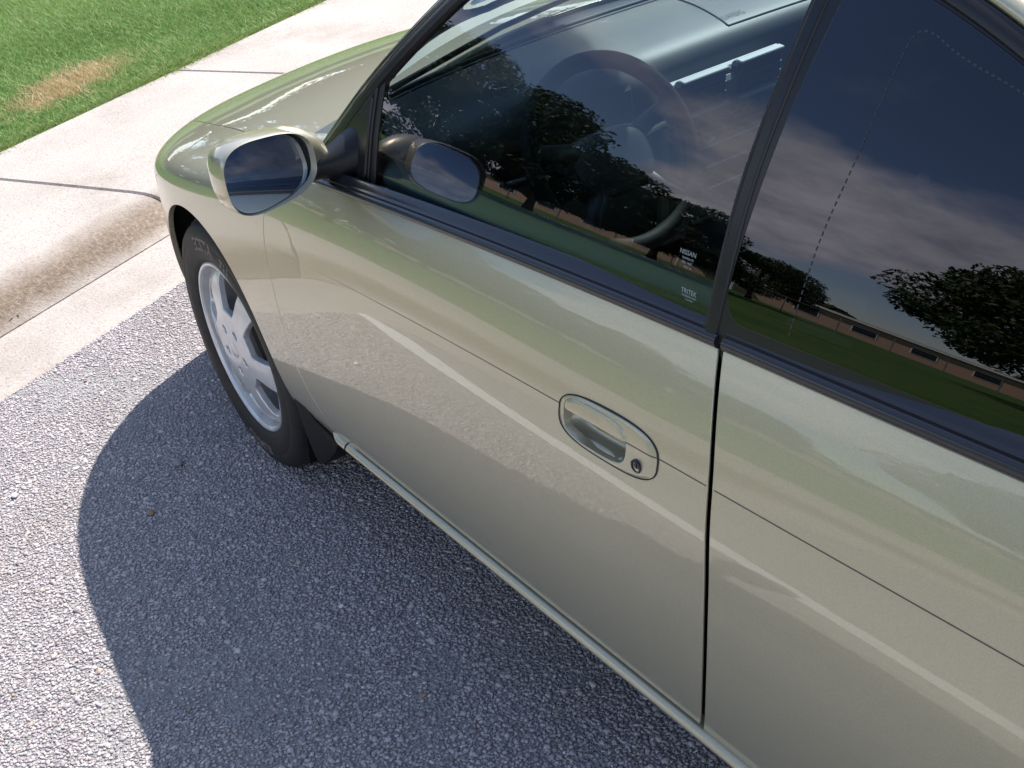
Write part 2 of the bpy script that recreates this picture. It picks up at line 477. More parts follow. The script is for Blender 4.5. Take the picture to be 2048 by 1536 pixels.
def make_soil():
    m = mat('lawn_soil', (.06, .08, .03), rough=.95, spec=.1)
    t, b = nt(m); p = pos_node(t); n = noise(t, p, .35, 6.0); n2 = noise(t, p, 14.0, 5.0)
    c = ramp(t, n.outputs['Fac'], [(.3, (.055, .115, .026)), (.5, (.075, .14, .036)), (.72, (.10, .15, .048))])
    c = mixc(t, .6, c, ramp(t, n2.outputs['Fac'], [(.3, (.5, .5, .5)), (.7, (1.3, 1.3, 1.2))]), 'MULTIPLY')
    L(t, c, b.inputs['Base Color']); bump(t, b, n2.outputs['Fac'], .8, .03)
    return m
SOIL = make_soil()
def make_blade():
    m = mat('grass_blade', (.08, .14, .03), rough=.6, spec=.3)
    t, b = nt(m); a = N(t, 'ShaderNodeAttribute', attribute_name='tone')
    c = ramp(t, a.outputs['Fac'], [(0.0, (.12, .22, .055)), (.35, (.20, .33, .09)), (.62, (.28, .40, .125)), (.75, (.37, .41, .17)), (.9, (.50, .38, .20)), (1.0, (.64, .51, .31))])
    L(t, c, b.inputs['Base Color'])
    try: b.inputs['Subsurface Weight'].default_value = 0.0
    except Exception: pass
    tr = N(t, 'ShaderNodeBsdfTranslucent'); L(t, c, tr.inputs['Color']); mx = N(t, 'ShaderNodeMixShader', inp={0: .3})
    L(t, b.outputs[0], mx.inputs[1]); L(t, tr.outputs[0], mx.inputs[2]); L(t, mx.outputs[0], t.nodes['Material Output'].inputs[0])
    return m
BLADE = make_blade()
PAINTLINE = mat('road_paint', (.72, .71, .68), rough=.7)
def _():
    t, b = nt(PAINTLINE); p = pos_node(t); v = voro(t, p, 125.0)
    L(t, ramp(t, v.outputs['Color'], [(0, (.45, .44, .42)), (.25, (.7, .69, .66)), (1, (.8, .79, .76))]), b.inputs['Base Color']); bump(t, b, v.outputs['Distance'], .7, .005)
_()

def quad_strip(name, rows, m, parent=None, smooth=False):
    k = len(rows[0]); V = [p for r in rows for p in r]; F = []
    for i in range(len(rows)-1):
        for j in range(k-1):
            a = i*k+j; F.append((a, a+1, a+k+1, a+k))
    o = mesh_obj(name, V, F, m, parent, smooth); fix_normals(o.data)
    return o

# asphalt lot: one sheet on the road side of the gutter
o = quad_strip('parking_lot', [[kp(q, s, 0.0) for s in (-60, -8, -2, S_ASPH)] for q in (-90, -10, -2, 3, 60)], ASPHALT)
tag(o, kind='structure')
fix = o
# gutter pan
o = quad_strip('gutter', [[kp(q, s, z) for s, z in ((S_ASPH-.05, -.02), (S_ASPH+.001, .003), (S_ASPH+.03, .0045), (1.56, -.002), (S_SEAM-.002, -.006), (S_SEAM+.05, -.03))] for q in (-90, 60)], GUTTER)
tag(o, kind='structure')
# kerb and pavement slabs, cast as one: each bay between the joints is a piece
walk = empty('sidewalk', kp(0, 2.2, 0)); tag(walk, 'pale concrete sidewalk with rolled kerb and straight joints', None, None, 'structure')
prof = [(S_SEAM, -.05), (S_SEAM+.001, -.003), (S_SEAM+.014, .008), (S_SEAM+.032, .026), (S_SEAM+.052, .048), (S_SEAM+.074, .068), (S_SEAM+.10, .083), (S_SEAM+.13, .0925), (S_SEAM+.17, .0985), (S_SEAM+.23, .102), (2.25, .107), (S_GRASS-.012, .113), (S_GRASS-.004, .111), (S_GRASS, .104), (S_GRASS+.002, -.05)]
for k in range(-14, 8):
    q0, q1 = J0+k*JL, J0+(k+1)*JL
    rows = [[kp(q0+.0045, s, z-.12) for s, z in prof], [kp(q0+.0045, s, z-.007) for s, z in prof], [kp(q0+.011, s, z) for s, z in prof]]
    rows += [[kp(q0+(q1-q0)*f, s, z) for s, z in prof] for f in (.25, .5, .75)]
    rows += [[kp(q1-.011, s, z) for s, z in prof], [kp(q1-.0045, s, z-.007) for s, z in prof], [kp(q1-.0045, s, z-.12) for s, z in prof]]
    o = quad_strip('slab', rows, CONC); auto_smooth(o, 40)
    o.parent = walk; o.matrix_parent_inverse = Matrix.Translation(-Vector(kp(0, 2.2, 0)))
o = quad_strip('joint_bed', [[kp(q, s, z) for s, z in ((S_SEAM+.06, .03), (S_SEAM+.12, .075), (S_GRASS-.02, .094))] for q in (J0-14*JL, J0+8*JL)], mat('joint_filler', (.035, .028, .024), rough=.95))
o.parent = walk; o.matrix_parent_inverse = Matrix.Translation(-Vector(kp(0, 2.2, 0)))
# lawn soil and field to the horizon
o = quad_strip('lawn', [[kp(q, s, z) for s, z in ((S_GRASS-.03, .02), (S_GRASS+.012, .075), (S_GRASS+.05, .098), (8, .11), (40, .2), (700, .2))] for q in (-700, -40, -6, 8, 40, 700)], SOIL)
tag(o, kind='structure')
# parking stall line on the far side of the bay
line_pts = [(.70, 1.585), (.50, 1.63), (.1, 1.65), (-1.2, 1.675), (-4.2, 1.72)]
V = []; F = []
for i, (x, y) in enumerate(line_pts):
    w = .056 if i else .015
    V += [(x, y-w, .004), (x, y+w, .004)]
for i in range(len(line_pts)-1): F.append((2*i, 2*i+1, 2*i+3, 2*i+2))
o = mesh_obj('stall_line', V, F, PAINTLINE); fix_normals(o.data); tag(o, kind='structure')

# ------------------------------------------------------------------ car body surfaces
plan = CS([(-3.75, .60), (-3.5, .70), (-3.1, .80), (-2.6, .846), (-2.1, .850), (-1.6, .848), (-1.1, .848), (-.6, .848), (-.25, .846), (-.05, .842), (.1, .833), (.2, .821), (.3, .801), (.36, .784), (.45, .750), (.55, .698), (.65, .62), (.75, .50), (.82, .36), (.86, .20), (.872, .08)])
zcre = CS([(.9, .655), (0, .668), (-.45, .682), (-.777, .699), (-1.1, .708), (-1.6, .714), (-2, .723), (-3, .74), (-3.8, .75)])
def slope_profile(tab):
    sp = CS(tab); w = np.linspace(.15, 1.0, 1701); s = sp(w); y = np.concatenate([[0], np.cumsum((s[1:]+s[:-1])/2*np.diff(w))])
    y -= np.interp(.60, w, y); k = slice(0, 1701, 25)
    return CS(list(zip(w[k], y[k])))
low = [(.15, .42), (.20, .36), (.25, .27), (.30, .30), (.35, .16), (.40, .06), (.45, .005), (.50, -.028), (.55, -.048)]
prof_f = slope_profile(low+[(.60, -.056), (.655, -.06), (.70, -.075), (.728, -.105), (.75, -.145), (.771, -.225), (.799, -.405), (.815, -.50), (.837, -.64), (.87, -.78), (1.0, -.9)])
prof_r = slope_profile(low+[(.593, -.042), (.62, -.07), (.65, -.14), (.694, -.25), (.733, -.28), (.75, -.316), (.782, -.41), (.802, -.465), (.836, -.58), (.87, -.68), (1.0, -.8)])
def sstep(a, b, x):
    t = np.clip((x-a)/(b-a), 0, 1); return t*t*(3-2*t)
def groove(x, w):
    """pressed crease: the skin below it sits a little deeper, so the small step faces the ground"""
    st_ = np.clip((.7004-w)/.0016, 0, 1); st_ = st_*st_*(3-2*st_)
    return -.0003*st_*np.exp(-np.maximum(.7-w, 0)/.05)*(1-sstep(-.85, -.42, x))
def side(x, w):
    x = np.asarray(x, float); w = np.asarray(w, float)
    k = sstep(-.6, -1.65, x) if False else 1-sstep(-1.65, -.6, x)
    y = plan(x)+prof_f(w)*(1-k)+prof_r(w)*k+groove(x, w)
    z = w+(zcre(x)-.70)*np.clip((w-.3)/.4, 0, 1)
    return x, y, z
W_BELT = .84
wt_ = CS([(.88, .40), (.8, .49), (.65, .575), (.45, .635), (.2, .685), (0, .71), (-.3, .75), (-.7, .80)])
zhc = CS([(-.75, .925), (-.3, .884), (0, .842), (.3, .782), (.5, .732), (.65, .682), (.75, .632), (.82, .58), (.86, .52), (.88, .46)])
def front(x, t):
    """front body section: t 0-.55 side, .55-.78 shoulder, .78-1 hood to the centre line"""
    x = np.asarray(x, float); t = np.asarray(t, float)
    w1 = wt_(x); a = np.clip(t/.55, 0, 1); w = .20+(w1-.20)*a
    _, ys, zs = side(x, w)
    _, y0, z0 = side(x, w1); _, y0b, z0b = side(x, w1-.003)
    T0y, T0z = (y0-y0b), (z0-z0b); ln = np.hypot(T0y, T0z); T0y, T0z = T0y/ln, T0z/ln
    yh = plan(x)*.68; dr = .055
    zh = zhc(x)-dr*(yh/.6)**2; sl = 2*dr*yh/.36; l3 = np.hypot(1, sl)
    T3y, T3z = -1/l3, sl/l3
    h0 = .62*(zh-z0); h3 = .52*(y0-yh)
    b = np.clip((t-.55)/.23, 0, 1); c0 = (1-b)**3; c1 = 3*b*(1-b)**2; c2 = 3*b*b*(1-b); c3 = b**3
    yb = c0*y0+c1*(y0+T0y*h0)+c2*(yh-T3y*h3)+c3*yh
    zb = c0*z0+c1*(z0+T0z*h0)+c2*(zh-T3z*h3)+c3*zh
    c = np.clip((t-.78)/.22, 0, 1); yc = yh*(1-c); zz = zhc(x)-dr*(yc/.6)**2
    y = np.where(t < .55, ys, np.where(t < .78, yb, yc)); z = np.where(t < .55, zs, np.where(t < .78, zb, zz))
    return x, y, z
xf = CS([(.26, -.72), (.30, -.65), (.3245, -.585), (.335, -.545), (.36, -.508), (.398, -.479), (.45, -.453), (.51, -.4365), (.609, -.4245), (.6735, -.4242), (.73, -.4386), (.80, -.475), (.86, -.52), (.95, -.62)])
xr = CS([(.28, -1.535), (.315, -1.553), (.3338, -1.5613), (.389, -1.5765), (.439, -1.5850), (.50, -1.592), (.562, -1.5968), (.637, -1.6012), (.709, -1.5995), (.783, -1.5895), (.844, -1.5735), (.90, -1.556), (.95, -1.54)])
RA = .346; ZW = .292
def superell(P, cx, cz, ax, az, e): return np.abs((P[:, 0]-cx)/ax)**e+np.abs((P[:, 2]-cz)/az)**e-1
HX, HZ = -1.4190, .7035
def mapx(P):  # handle frame: follows the crease line
    x = P[:, 0]; z = P[:, 2]-(zcre(P[:, 0])-zcre(HX)); return np.stack([x, P[:, 1], z], 1)
def f_handle(P, g=0.0): return superell(mapx(P), HX, HZ, .0955+g, .0345+g, 3.0)
def f_cup(P, g=0.0): return superell(mapx(P), -1.3965, HZ, .0620+g, .0275+g, 3.6)

car = empty('coupe_car', (-1.2, 0, 0))
tag(car, 'gold-beige metallic two-door coupe parked nose-in at the kerb', 'car')
def adopt(o, parent):
    o.parent = parent
    m = Matrix.Identity(4); q = parent
    m = Matrix.Translation(Vector((-1.2, 0, 0)))  # every ancestor below the car sits at the car's origin
    o.matrix_parent_inverse = m.inverted() if parent is car else Matrix.Identity(4)
    return o
CARPARTS = []
def cp(o, parent=None):
    """make o a part of the car, or of one of its parts"""
    return adopt(o, parent or car)

wgrid_lo = np.concatenate([np.linspace(.3235, .69, 40), [.6955, .6975, .6985, .6993, .70, .7007, .7015, .7025, .7045], np.linspace(.71, W_BELT, 22)])
door = cp(panel('door', side, np.linspace(-1.62, -.40, 130), wgrid_lo, PAINT, clips=[lambda P: (xf(P[:, 2])-.0018)-P[:, 0], lambda P: P[:, 0]-(xr(P[:, 2])+.0046), lambda P: f_handle(P, -.001)], flange=.0022, edge=.0010, flip=True))
wq = np.concatenate([np.linspace(.316, .69, 40), [.6955, .6975, .6985, .6993, .70, .7007, .7015, .7025, .7045], np.linspace(.71, W_BELT, 22)])
XRW = -2.535
quarter = cp(panel('quarter_panel', side, np.concatenate([np.linspace(-3.7, -2.2, 60), np.linspace(-2.18, -1.52, 60)]), wq, PAINT, clips=[lambda P: (xr(P[:, 2])-.0046)-P[:, 0], lambda P: np.hypot(P[:, 0]-XRW, P[:, 2]-ZW)-RA], flange=.0022, edge=.0010, flip=True))
quarter['label'] = 'rear quarter panel behind the door'
ts = np.concatenate([np.linspace(0, .55, 56), np.linspace(.56, .78, 30), np.linspace(.79, 1.0, 20)])
xs_f = np.concatenate([np.linspace(-.66, .5, 110), np.linspace(.51, .871, 50)])
yg = CS([(.88, .50), (.75, .565), (.6, .60), (.45, .628), (.2, .668), (0, .689), (-.2, .708), (-.45, .725), (-.7, .735)])
def f_hood(P): return np.minimum((yg(P[:, 0])-np.abs(P[:, 1]))*1.0, (.775-.26*P[:, 1]**2-P[:, 0]))
def f_cowl(P): return P[:, 0]-(-.315-.26*(P[:, 1]/.70)**2)
def f_bump(P): return np.minimum((.522+.42*(P[:, 0]-.28))-P[:, 2], P[:, 0]-.05)
arch = lambda P: np.where(P[:, 2] < .75, np.hypot(P[:, 0], P[:, 2]-ZW)-RA, 1.0)
fender = cp(panel('fender', front, xs_f, ts, PAINT, clips=[lambda P: P[:, 0]-(xf(P[:, 2])+.0018), arch, lambda P: -f_hood(P)-.0022, lambda P: np.where(P[:, 0] < 0, P[:, 2]-.292, 1.0), lambda P: -f_bump(P)-.001, lambda P: np.where(P[:, 1] < .5, -1.0, 1.0)], flip=True))
def front_full(x, t):
    t = np.asarray(t, float); x, y, z = front(x, np.where(t > 1, 2-t, t)); return x, np.where(t > 1, -y, y), z
def full(t0): return np.concatenate([t0, (2-t0[:-1])[::-1]])
bumper = cp(panel('front_bumper', front_full, xs_f[60:], full(ts), PAINT, clips=[arch, lambda P: np.where(f_hood(P) > -.0022, -1, np.maximum(f_bump(P), .5-np.abs(P[:, 1]))-.001)], flip=True))
hood = cp(panel('hood', front_full, xs_f, full(ts[56:]), PAINT, clips=[lambda P: f_hood(P)-.0022, f_cowl], flip=True))
def mirror_of(o, name=None):
    """the same part on the other side of the car"""
    me = o.data.copy(); n = len(me.vertices); a = np.empty(n*3); me.vertices.foreach_get('co', a); a = a.reshape(-1, 3)
    fs = [tuple(p.vertices)[::-1] for p in me.polygons]; a = a*[1, -1, 1]
    c = mesh_obj(name or o.name.split('.')[0], a, fs, o.data.materials[0] if o.data.materials else None, None, True)
    return cp(c, o.parent if o.parent is not car else None)
for o in (door, quarter, fender):
    mirror_of(o)
# thin dark strip laid over the crease as painted shade, narrower towards the front
CREASE_SHADE = mat('crease_shade', (.075, .068, .056), rough=.45)
def shade_strip(x0, x1, parent, h=None):
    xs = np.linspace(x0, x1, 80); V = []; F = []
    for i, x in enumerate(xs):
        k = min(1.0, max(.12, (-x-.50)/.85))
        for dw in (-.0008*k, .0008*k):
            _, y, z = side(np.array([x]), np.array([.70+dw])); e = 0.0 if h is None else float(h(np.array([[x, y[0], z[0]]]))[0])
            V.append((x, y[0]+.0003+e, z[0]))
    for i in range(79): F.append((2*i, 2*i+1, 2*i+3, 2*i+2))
    o = mesh_obj('crease_shade', V, F, CREASE_SHADE); fix_normals(o.data); return cp(o, parent)
shade_strip(-.44, -1.3235, door); shade_strip(-1.5145, -1.5935, door); shade_strip(-1.6060, -2.25, quarter)
# dark inner skin seen through the panel gaps
def inner(x, w):
    x, y, z = side(x, w); return x, y-.016, z
cp(panel('inner_skin', inner, np.linspace(-3.6, -.36, 60), np.linspace(.29, W_BELT-.01, 12), LINER, clips=[lambda P: f_handle(P, .002), lambda P: np.hypot(P[:, 0]-XRW, P[:, 2]-ZW)-RA-.005], flange=0, flip=True))
def inner_f(x, t):
    x, y, z = front(x, t); return x, y-.016*(t < .9), z-.018
cp(panel('inner_skin', inner_f, np.linspace(-.6, .80, 60), np.linspace(.28, 1, 40), LINER, clips=[lambda P: np.where(P[:, 1] < .735, P[:, 0]+.29-.26*(P[:, 1]/.7)**2*-1, 1.0), lambda P: np.where(P[:, 2] < .7, np.hypot(P[:, 0], P[:, 2]-ZW)-RA-.006, 1)], flange=0, flip=True))
# sill moulding
def sill_strip(x0, x1, name='sill'):
    xs = np.linspace(x0, x1, 60); off = plan(xs)-.848
    path = np.stack([xs, .8495+off-.035*sstep(-.56, -.44, xs), .306+0*xs], 1)
    pr_ = [(.0115, -.040), (.0095, -.0105), (.0080, -.0060), (.0056, -.0032), (.0022, -.0012), (-.001, -.0008), (-.0045, -.0020), (-.009, -.006), (-.017, -.02), (-.024, -.06), (-.02, -.2)]
    B = np.tile([0, 0, 1.0], (60, 1)); Nn = np.tile([0, 1.0, 0], (60, 1))
    return cp(sweep(name, path, B, Nn, pr_, PAINT, ang=60))
mirror_of(sill_strip(-.588, -2.185)); sill_strip(-.43, -.583, 'sill_end')

# belt mouldings
def belt(x0, x1, name, hgt):
    xs = np.linspace(x0, x1, 80); _, y, z = side(xs, 0*xs+W_BELT)
    path = np.stack([xs, y, z], 1); B = np.tile([0, 0, 1.0], (80, 1)); Nn = np.tile([0, 1.0, 0], (80, 1))
    V = []; pr_ = [(-.010, -.012), (-.0032, -.0022), (-.0012, -.0040), (.0008, -.0034), (.0020, .0018), (.0046, .0044), (.0085, .0054), (.0122, .0045), (.0148, .0022), (.0161, -.0008), (.0165, -.0032), (.0178, -.0034), (.0190, -.0027), (.0202, -.0040), (.0210, -.0063), (.0226, -.0076), (.0305, -.0145), (.0315, -.0165), (.029, -.022), (.0, -.024)]
    k = len(pr_)
    for i, p in enumerate(path):
        s = hgt(xs[i])/.0315
        for db, dn in pr_: V.append(p+B[i]*db*s+Nn[i]*dn)
    F = []
    for i in range(79):
        for j in range(k): F.append((i*k+j, i*k+(j+1) % k, (i+1)*k+(j+1) % k, (i+1)*k+j))
    F.append(tuple(range(k))); F.append(tuple(79*k+j for j in range(k)))
    o = mesh_obj(name, V, F, BELT); fix_normals(o.data); auto_smooth(o, 45)
    return cp(o)
hb = PL([(-2.4, .037), (-1.6, .034), (-1.2, .031), (-.7, .026)])
bm1 = belt(-.640, -1.5665, 'belt_moulding', hb); bm2 = belt(-1.5765, -2.30, 'belt_moulding', hb)
mirror_of(bm1); mirror_of(bm2)

# ------------------------------------------------------------------ glasshouse
zoff = lambda x: zcre(x)-.70
gplan = CS([(-2.6, -.05), (-2.2, -.022), (-1.8, -.004), (-1.3, 0), (-1.0, -.003), (-.75, -.012), (-.5, -.03)])
def gl_y(x, z):
    h = z-zoff(x)-.868
    return .7735+gplan(x)-.275*h-.62*h*np.abs(h)
def glass_fn(off):
    def fn(x, z):
        x = np.asarray(x, float); z = np.asarray(z, float); return x, gl_y(x, z)+off, z
    return fn
DLO = [(-.575, .846), (-.66, .915), (-.749, .988), (-.863, 1.075), (-.94, 1.130), (-1.03, 1.182), (-1.16, 1.228), (-1.32, 1.252), (-1.48, 1.252), (-1.60, 1.234), (-1.719, 1.206), (-1.82, 1.172), (-1.95, 1.112), (-2.1, 1.005), (-2.2, .935), (-2.26, .885)]
def curve_through(pts, n):
    pts = np.array(pts); d = np.concatenate([[0], np.cumsum(np.linalg.norm(np.diff(pts, axis=0), axis=1))]); t = np.linspace(0, d[-1], n)
    return np.stack([CS(list(zip(d, pts[:, k])))(t) for k in range(pts.shape[1])], 1)
dl = curve_through(DLO, 160)
ztop = CS([(-p[0], p[1]) for p in DLO]); top_of = lambda x: ztop(-np.asarray(x))
def f_under(P, m=0.0): return top_of(P[:, 0])-m-P[:, 2]
zg0 = .79; zs_ = np.linspace(zg0, 1.26, 48)
side_window = cp(panel('side_window', glass_fn(-.004), np.linspace(-1.59, -.745, 50), zs_, GLASS_SIDE, clips=[lambda P: f_under(P, -.004)], flange=0, flip=True))
EQ = CS([(.85, -1.568), (.92, -1.571), (.99, -1.579), (1.07, -1.589), (1.19, -1.608), (1.28, -1.622)])   # front edge of the rear glass
ED = CS([(.85, -1.544), (.93, -1.552), (1.02, -1.557), (1.11, -1.566), (1.19, -1.574), (1.28, -1.584)])    # rear edge of the door glass
def rr_corner(P):  # rounded lower front corner of the rear glass
    r = .030; zb = .8895+(P[:, 0]+1.6)*-.012; xe = EQ(P[:, 2])
    dx = P[:, 0]-(xe-r); dz = (zb+r)-P[:, 2]
    return np.where((dx > 0) & (dz > 0), r-np.hypot(dx, dz), np.minimum(xe-P[:, 0], P[:, 2]-zb))
quarter_window = cp(panel('quarter_window', glass_fn(.0015), np.linspace(-2.25, -1.56, 60), np.linspace(.865, 1.25, 44), GLASS_DARK, clips=[lambda P: f_under(P, .006), rr_corner], flange=.003, flip=True))
cp(panel('window_surround', glass_fn(.0005), np.linspace(-2.27, -1.55, 64), np.linspace(.862, 1.26, 40), TRIM, clips=[lambda P: f_under(P, -.002), lambda P: (ED(P[:, 2])-.0165)-P[:, 0], lambda P: -np.minimum(rr_corner(P), f_under(P, .006))+.0012], flange=.01, edge=.003, flip=True))
cp(panel('door_pillar', glass_fn(.0035), np.linspace(-1.61, -1.53, 24), np.linspace(.86, 1.26, 30), TRIM, clips=[lambda P: f_under(P, -.002), lambda P: P[:, 0]-(ED(P[:, 2])-.0135), lambda P: (ED(P[:, 2])-.003)-P[:, 0]], flange=.012, edge=.004, flip=True))
cp(panel('pillar_seal', glass_fn(.0008), np.linspace(-1.60, -1.53, 24), np.linspace(.86, 1.26, 30), RUBBER, clips=[lambda P: f_under(P, -.002), lambda P: P[:, 0]-(ED(P[:, 2])-.0015), lambda P: (ED(P[:, 2])+.0035)-P[:, 0]], flange=.012, edge=.002, flip=True))
cp(panel('pillar_back', glass_fn(-.012), np.linspace(-1.61, -1.55, 8), np.linspace(.80, 1.26, 30), LINER, clips=[lambda P: f_under(P, -.002), lambda P: P[:, 0]-(ED(P[:, 2])-.05), lambda P: ED(P[:, 2])-P[:, 0]], flange=0, flip=True))
# printed dotted border of the rear glass
fe = np.array([(-1.662, .90), (-1.667, .937), (-1.674, .996), (-1.687, 1.062), (-1.697, 1.135), (-1.701, 1.162), (-1.708, 1.178), (-1.722, 1.179), (-1.745, 1.171), (-1.834, 1.146), (-1.93, 1.10), (-2.03, 1.03)])
fe = curve_through(fe, 90)
V = []; F = []
for i in range(0, 89):
    a, b = fe[i], fe[i]+(fe[i+1]-fe[i])*.6; t = unit(b-a); nrm = np.array([-t[1], t[0]])*.0008; o = len(V)
    for q in (a-nrm, b-nrm, b+nrm, a+nrm): V.append((q[0], gl_y(q[0], q[1])+.0018, q[1]))
    F.append((o, o+1, o+2, o+3))
cp(mesh_obj('frit_edge', V, F, mat('frit_dot', (.026, .028, .034), rough=.5)), quarter_window)

# frames along the top edge of the side windows, pillar, roof and screens
P3 = np.stack([dl[:, 0], gl_y(dl[:, 0], dl[:, 1]), dl[:, 1]], 1)
T3 = unit(np.gradient(P3, axis=0)); e = 1e-3
gn = unit(np.cross(np.stack([0*dl[:, 0]+e, gl_y(dl[:, 0]+e, dl[:, 1])-P3[:, 1], 0*dl[:, 0]], 1), np.stack([0*dl[:, 0], gl_y(dl[:, 0], dl[:, 1]+e)-P3[:, 1], 0*dl[:, 0]+e], 1)))
gn = np.where(gn[:, 1:2] < 0, -gn, gn)
B3 = unit(np.cross(gn, T3)); B3 = np.where((B3[:, 2:3] < 0), -B3, B3)
cp(sweep('window_frame', P3, B3, gn, [(-.004, -.010), (-.004, .001), (-.002, .0045), (.004, .006), (.012, .0055), (.0155, .003), (.016, -.008)], TRIM, ang=40))
kA = 62
PILLAR = mat('pillar_gloss', (.03, .031, .036), rough=.12, spec=.7, coat=.6)
cp(sweep('roof_drip_moulding', P3[:kA+1], B3[:kA+1], gn[:kA+1], [(.0165, -.010), (.0172, .002), (.020, .0042), (.027, .003), (.033, -.003), (.036, -.010), (.037, -.02)], PILLAR, ang=60))
cp(sweep('roof_rail', P3[kA:], B3[kA:], gn[kA:], [(.0165, -.010), (.0172, .002), (.0195, .0048), (.026, .0048), (.034, .001), (.042, -.007), (.050, -.018)], PAINT, ang=60))
E3 = P3+B3*.037-gn*.014
E3[kA:] = P3[kA:]+B3[kA:]*.050-gn[kA:]*.018
E3[kA-6:kA] = E3[kA-6:kA]*.5+.5*(P3[kA-6:kA]+B3[kA-6:kA]*.046-gn[kA-6:kA]*.017)
# extend to the boot
tail = np.array([(-2.45, .772, .880), (-2.8, .752, .884), (-3.2, .712, .886), (-3.55, .625, .872)])
E4 = np.concatenate([E3, tail]); par = np.concatenate([np.linspace(0, 1, 160), [1.1, 1.25, 1.4, 1.55]])
bx = CS([(0, .27), (.2, .20), (.38, .13), (.5, .05), (.7, -.03), (.85, -.10), (1.0, -.16), (1.25, -.05), (1.55, -.02)])
bz = CS([(0, .045), (.2, .05), (.38, .05), (.5, .055), (.7, .09), (.85, .13), (1.0, .12), (1.25, .08), (1.55, .06)])
def top_fn(u, v):
    u = np.asarray(u, float); v = np.asarray(v, float); i = np.clip(u, 0, 1.55)
    c = 1-v*v
    ex = np.interp(i, par, E4[:, 0]); ey = np.interp(i, par, E4[:, 1]); ez = np.interp(i, par, E4[:, 2])
    return ex+bx(i)*c, ey*v, ez+bz(i)*c
vv = np.linspace(-1, 1, 41); uR = .395
windscreen = cp(panel('windscreen', top_fn, np.linspace(0.005, uR+.004, 50), vv, GLASS_WS, flange=0, eps=2e-3, flip=True))
cp(panel('roof', top_fn, np.linspace(uR, .80, 50), vv, PAINT, flange=.02, eps=2e-3, flip=True))
cp(panel('rear_window', top_fn, np.linspace(.805, 1.03, 24), vv, GLASS_DARK, flange=0, eps=2e-3, flip=True))
cp(panel('boot_lid', top_fn, np.linspace(1.035, 1.55, 24), vv, PAINT, flange=.02, eps=2e-3, flip=True))
for nm in ('window_frame', 'roof_drip_moulding', 'roof_rail'):
    mirror_of(bpy.data.objects[nm])
for o in (side_window, quarter_window):
    mirror_of(o)
# cowl at the foot of the windscreen
cp(panel('cowl_panel', lambda u, v: (np.asarray(u)+0-.335-.26*(np.asarray(v)/.70)**2, np.asarray(v)*1.0, .877-.050*(np.asarray(v)/.7)**2-.36*np.maximum(np.asarray(u)-.02, 0)-.25*np.maximum(-np.asarray(u)-.03, 0)), np.linspace(-.12, .13, 8), np.linspace(-.70, .70, 30), VINYLD, flange=0, flip=False))
# sail patch in front of the side glass (carries the mirror)
cp(panel('mirror_sail', glass_fn(.004), np.linspace(-.757, -.575, 30), np.linspace(.82, 1.0, 24), TRIM, clips=[lambda P: f_under(P, .002), lambda P: P[:, 2]-(zoff(P[:, 0])+.858)], flange=.014, edge=.003, flip=True))
cp(panel('sail_rib', glass_fn(.0085), np.linspace(-.752, -.728, 5), np.linspace(.86, 1.0, 20), TRIM, clips=[lambda P: f_under(P, .010)], flange=.01, edge=.004, flip=True))
cp(panel('sail_rib', glass_fn(.0065), np.linspace(-.724, -.712, 5), np.linspace(.86, 1.0, 20), TRIM, clips=[lambda P: f_under(P, .010)], flange=.01, edge=.003, flip=True))
cp(panel('run_channel', glass_fn(-.001), np.linspace(-.770, -.757, 4), np.linspace(.85, 1.01, 20), RUBBER, clips=[lambda P: f_under(P, -.002)], flange=.01, edge=.003, flip=True))

# ------------------------------------------------------------------ door handle
def side_off(h):
    """a point on the door skin pushed out along y by h(x, z)"""
    def fn(x, w):
        x, y, z = side(x, w); P = np.stack([x, y, z], 1); return x, y+h(P), z
    return fn
hx = np.linspace(HX-.11, HX+.11, 90); hw = np.concatenate([np.linspace(HZ-.06, .6975, 28), [.6985, .6993, .70, .7007, .7015, .7025], np.linspace(.7035, HZ+.065, 34)])
def h_plate(P):
    f = -f_handle(P, .001); return .0030*sstep(0.0, .45, f)
handle = cp(panel('door_handle', side_off(h_plate), hx, hw, PAINT, clips=[lambda P: -f_handle(P, -.0022), lambda P: f_cup(P, .0012)], flange=.012, edge=.0015, flip=True), door)
def h_lever(P):
    f = -f_cup(P, 0); return .0026*sstep(-.02, .40, f)+.0008
zsplit = lambda P: mapx(P)[:, 2]-(.7125-.0045)
shade_strip(-1.4590, -1.5120, door, h_plate)
cp(panel('lever', side_off(h_lever), hx, hw, PAINT, clips=[lambda P: -f_cup(P, -.0012), lambda P: P[:, 2]-(zcre(P[:, 0])-.0005)], flange=.016, edge=.0014, flip=True), door)
def h_cup(P):
    f = np.clip(-f_cup(P, .0012), 0, 1); return -.023*(1-(1-f)**4)-.0032
cp(panel('finger_cup', side_off(h_cup), hx, hw, PAINT, clips=[lambda P: -f_cup(P, .0030)], flange=0, flip=True), door)
def ring(fout, nn=120):
    pts = []
    for k in range(nn):
        a = 2*math.pi*k/nn; lo, hi = .0, .2
        for _i in range(30):
            m_ = (lo+hi)/2; x = HX+m_*math.cos(a); z = HZ+m_*math.sin(a)
            if fout(np.array([[x, 0, z]]))[0] > 0: hi = m_
            else: lo = m_
        pts.append((HX+lo*math.cos(a), HZ+lo*math.sin(a)))
    return np.array(pts)
rg = ring(lambda P: f_handle(P, -.0008))
V = []; F = []
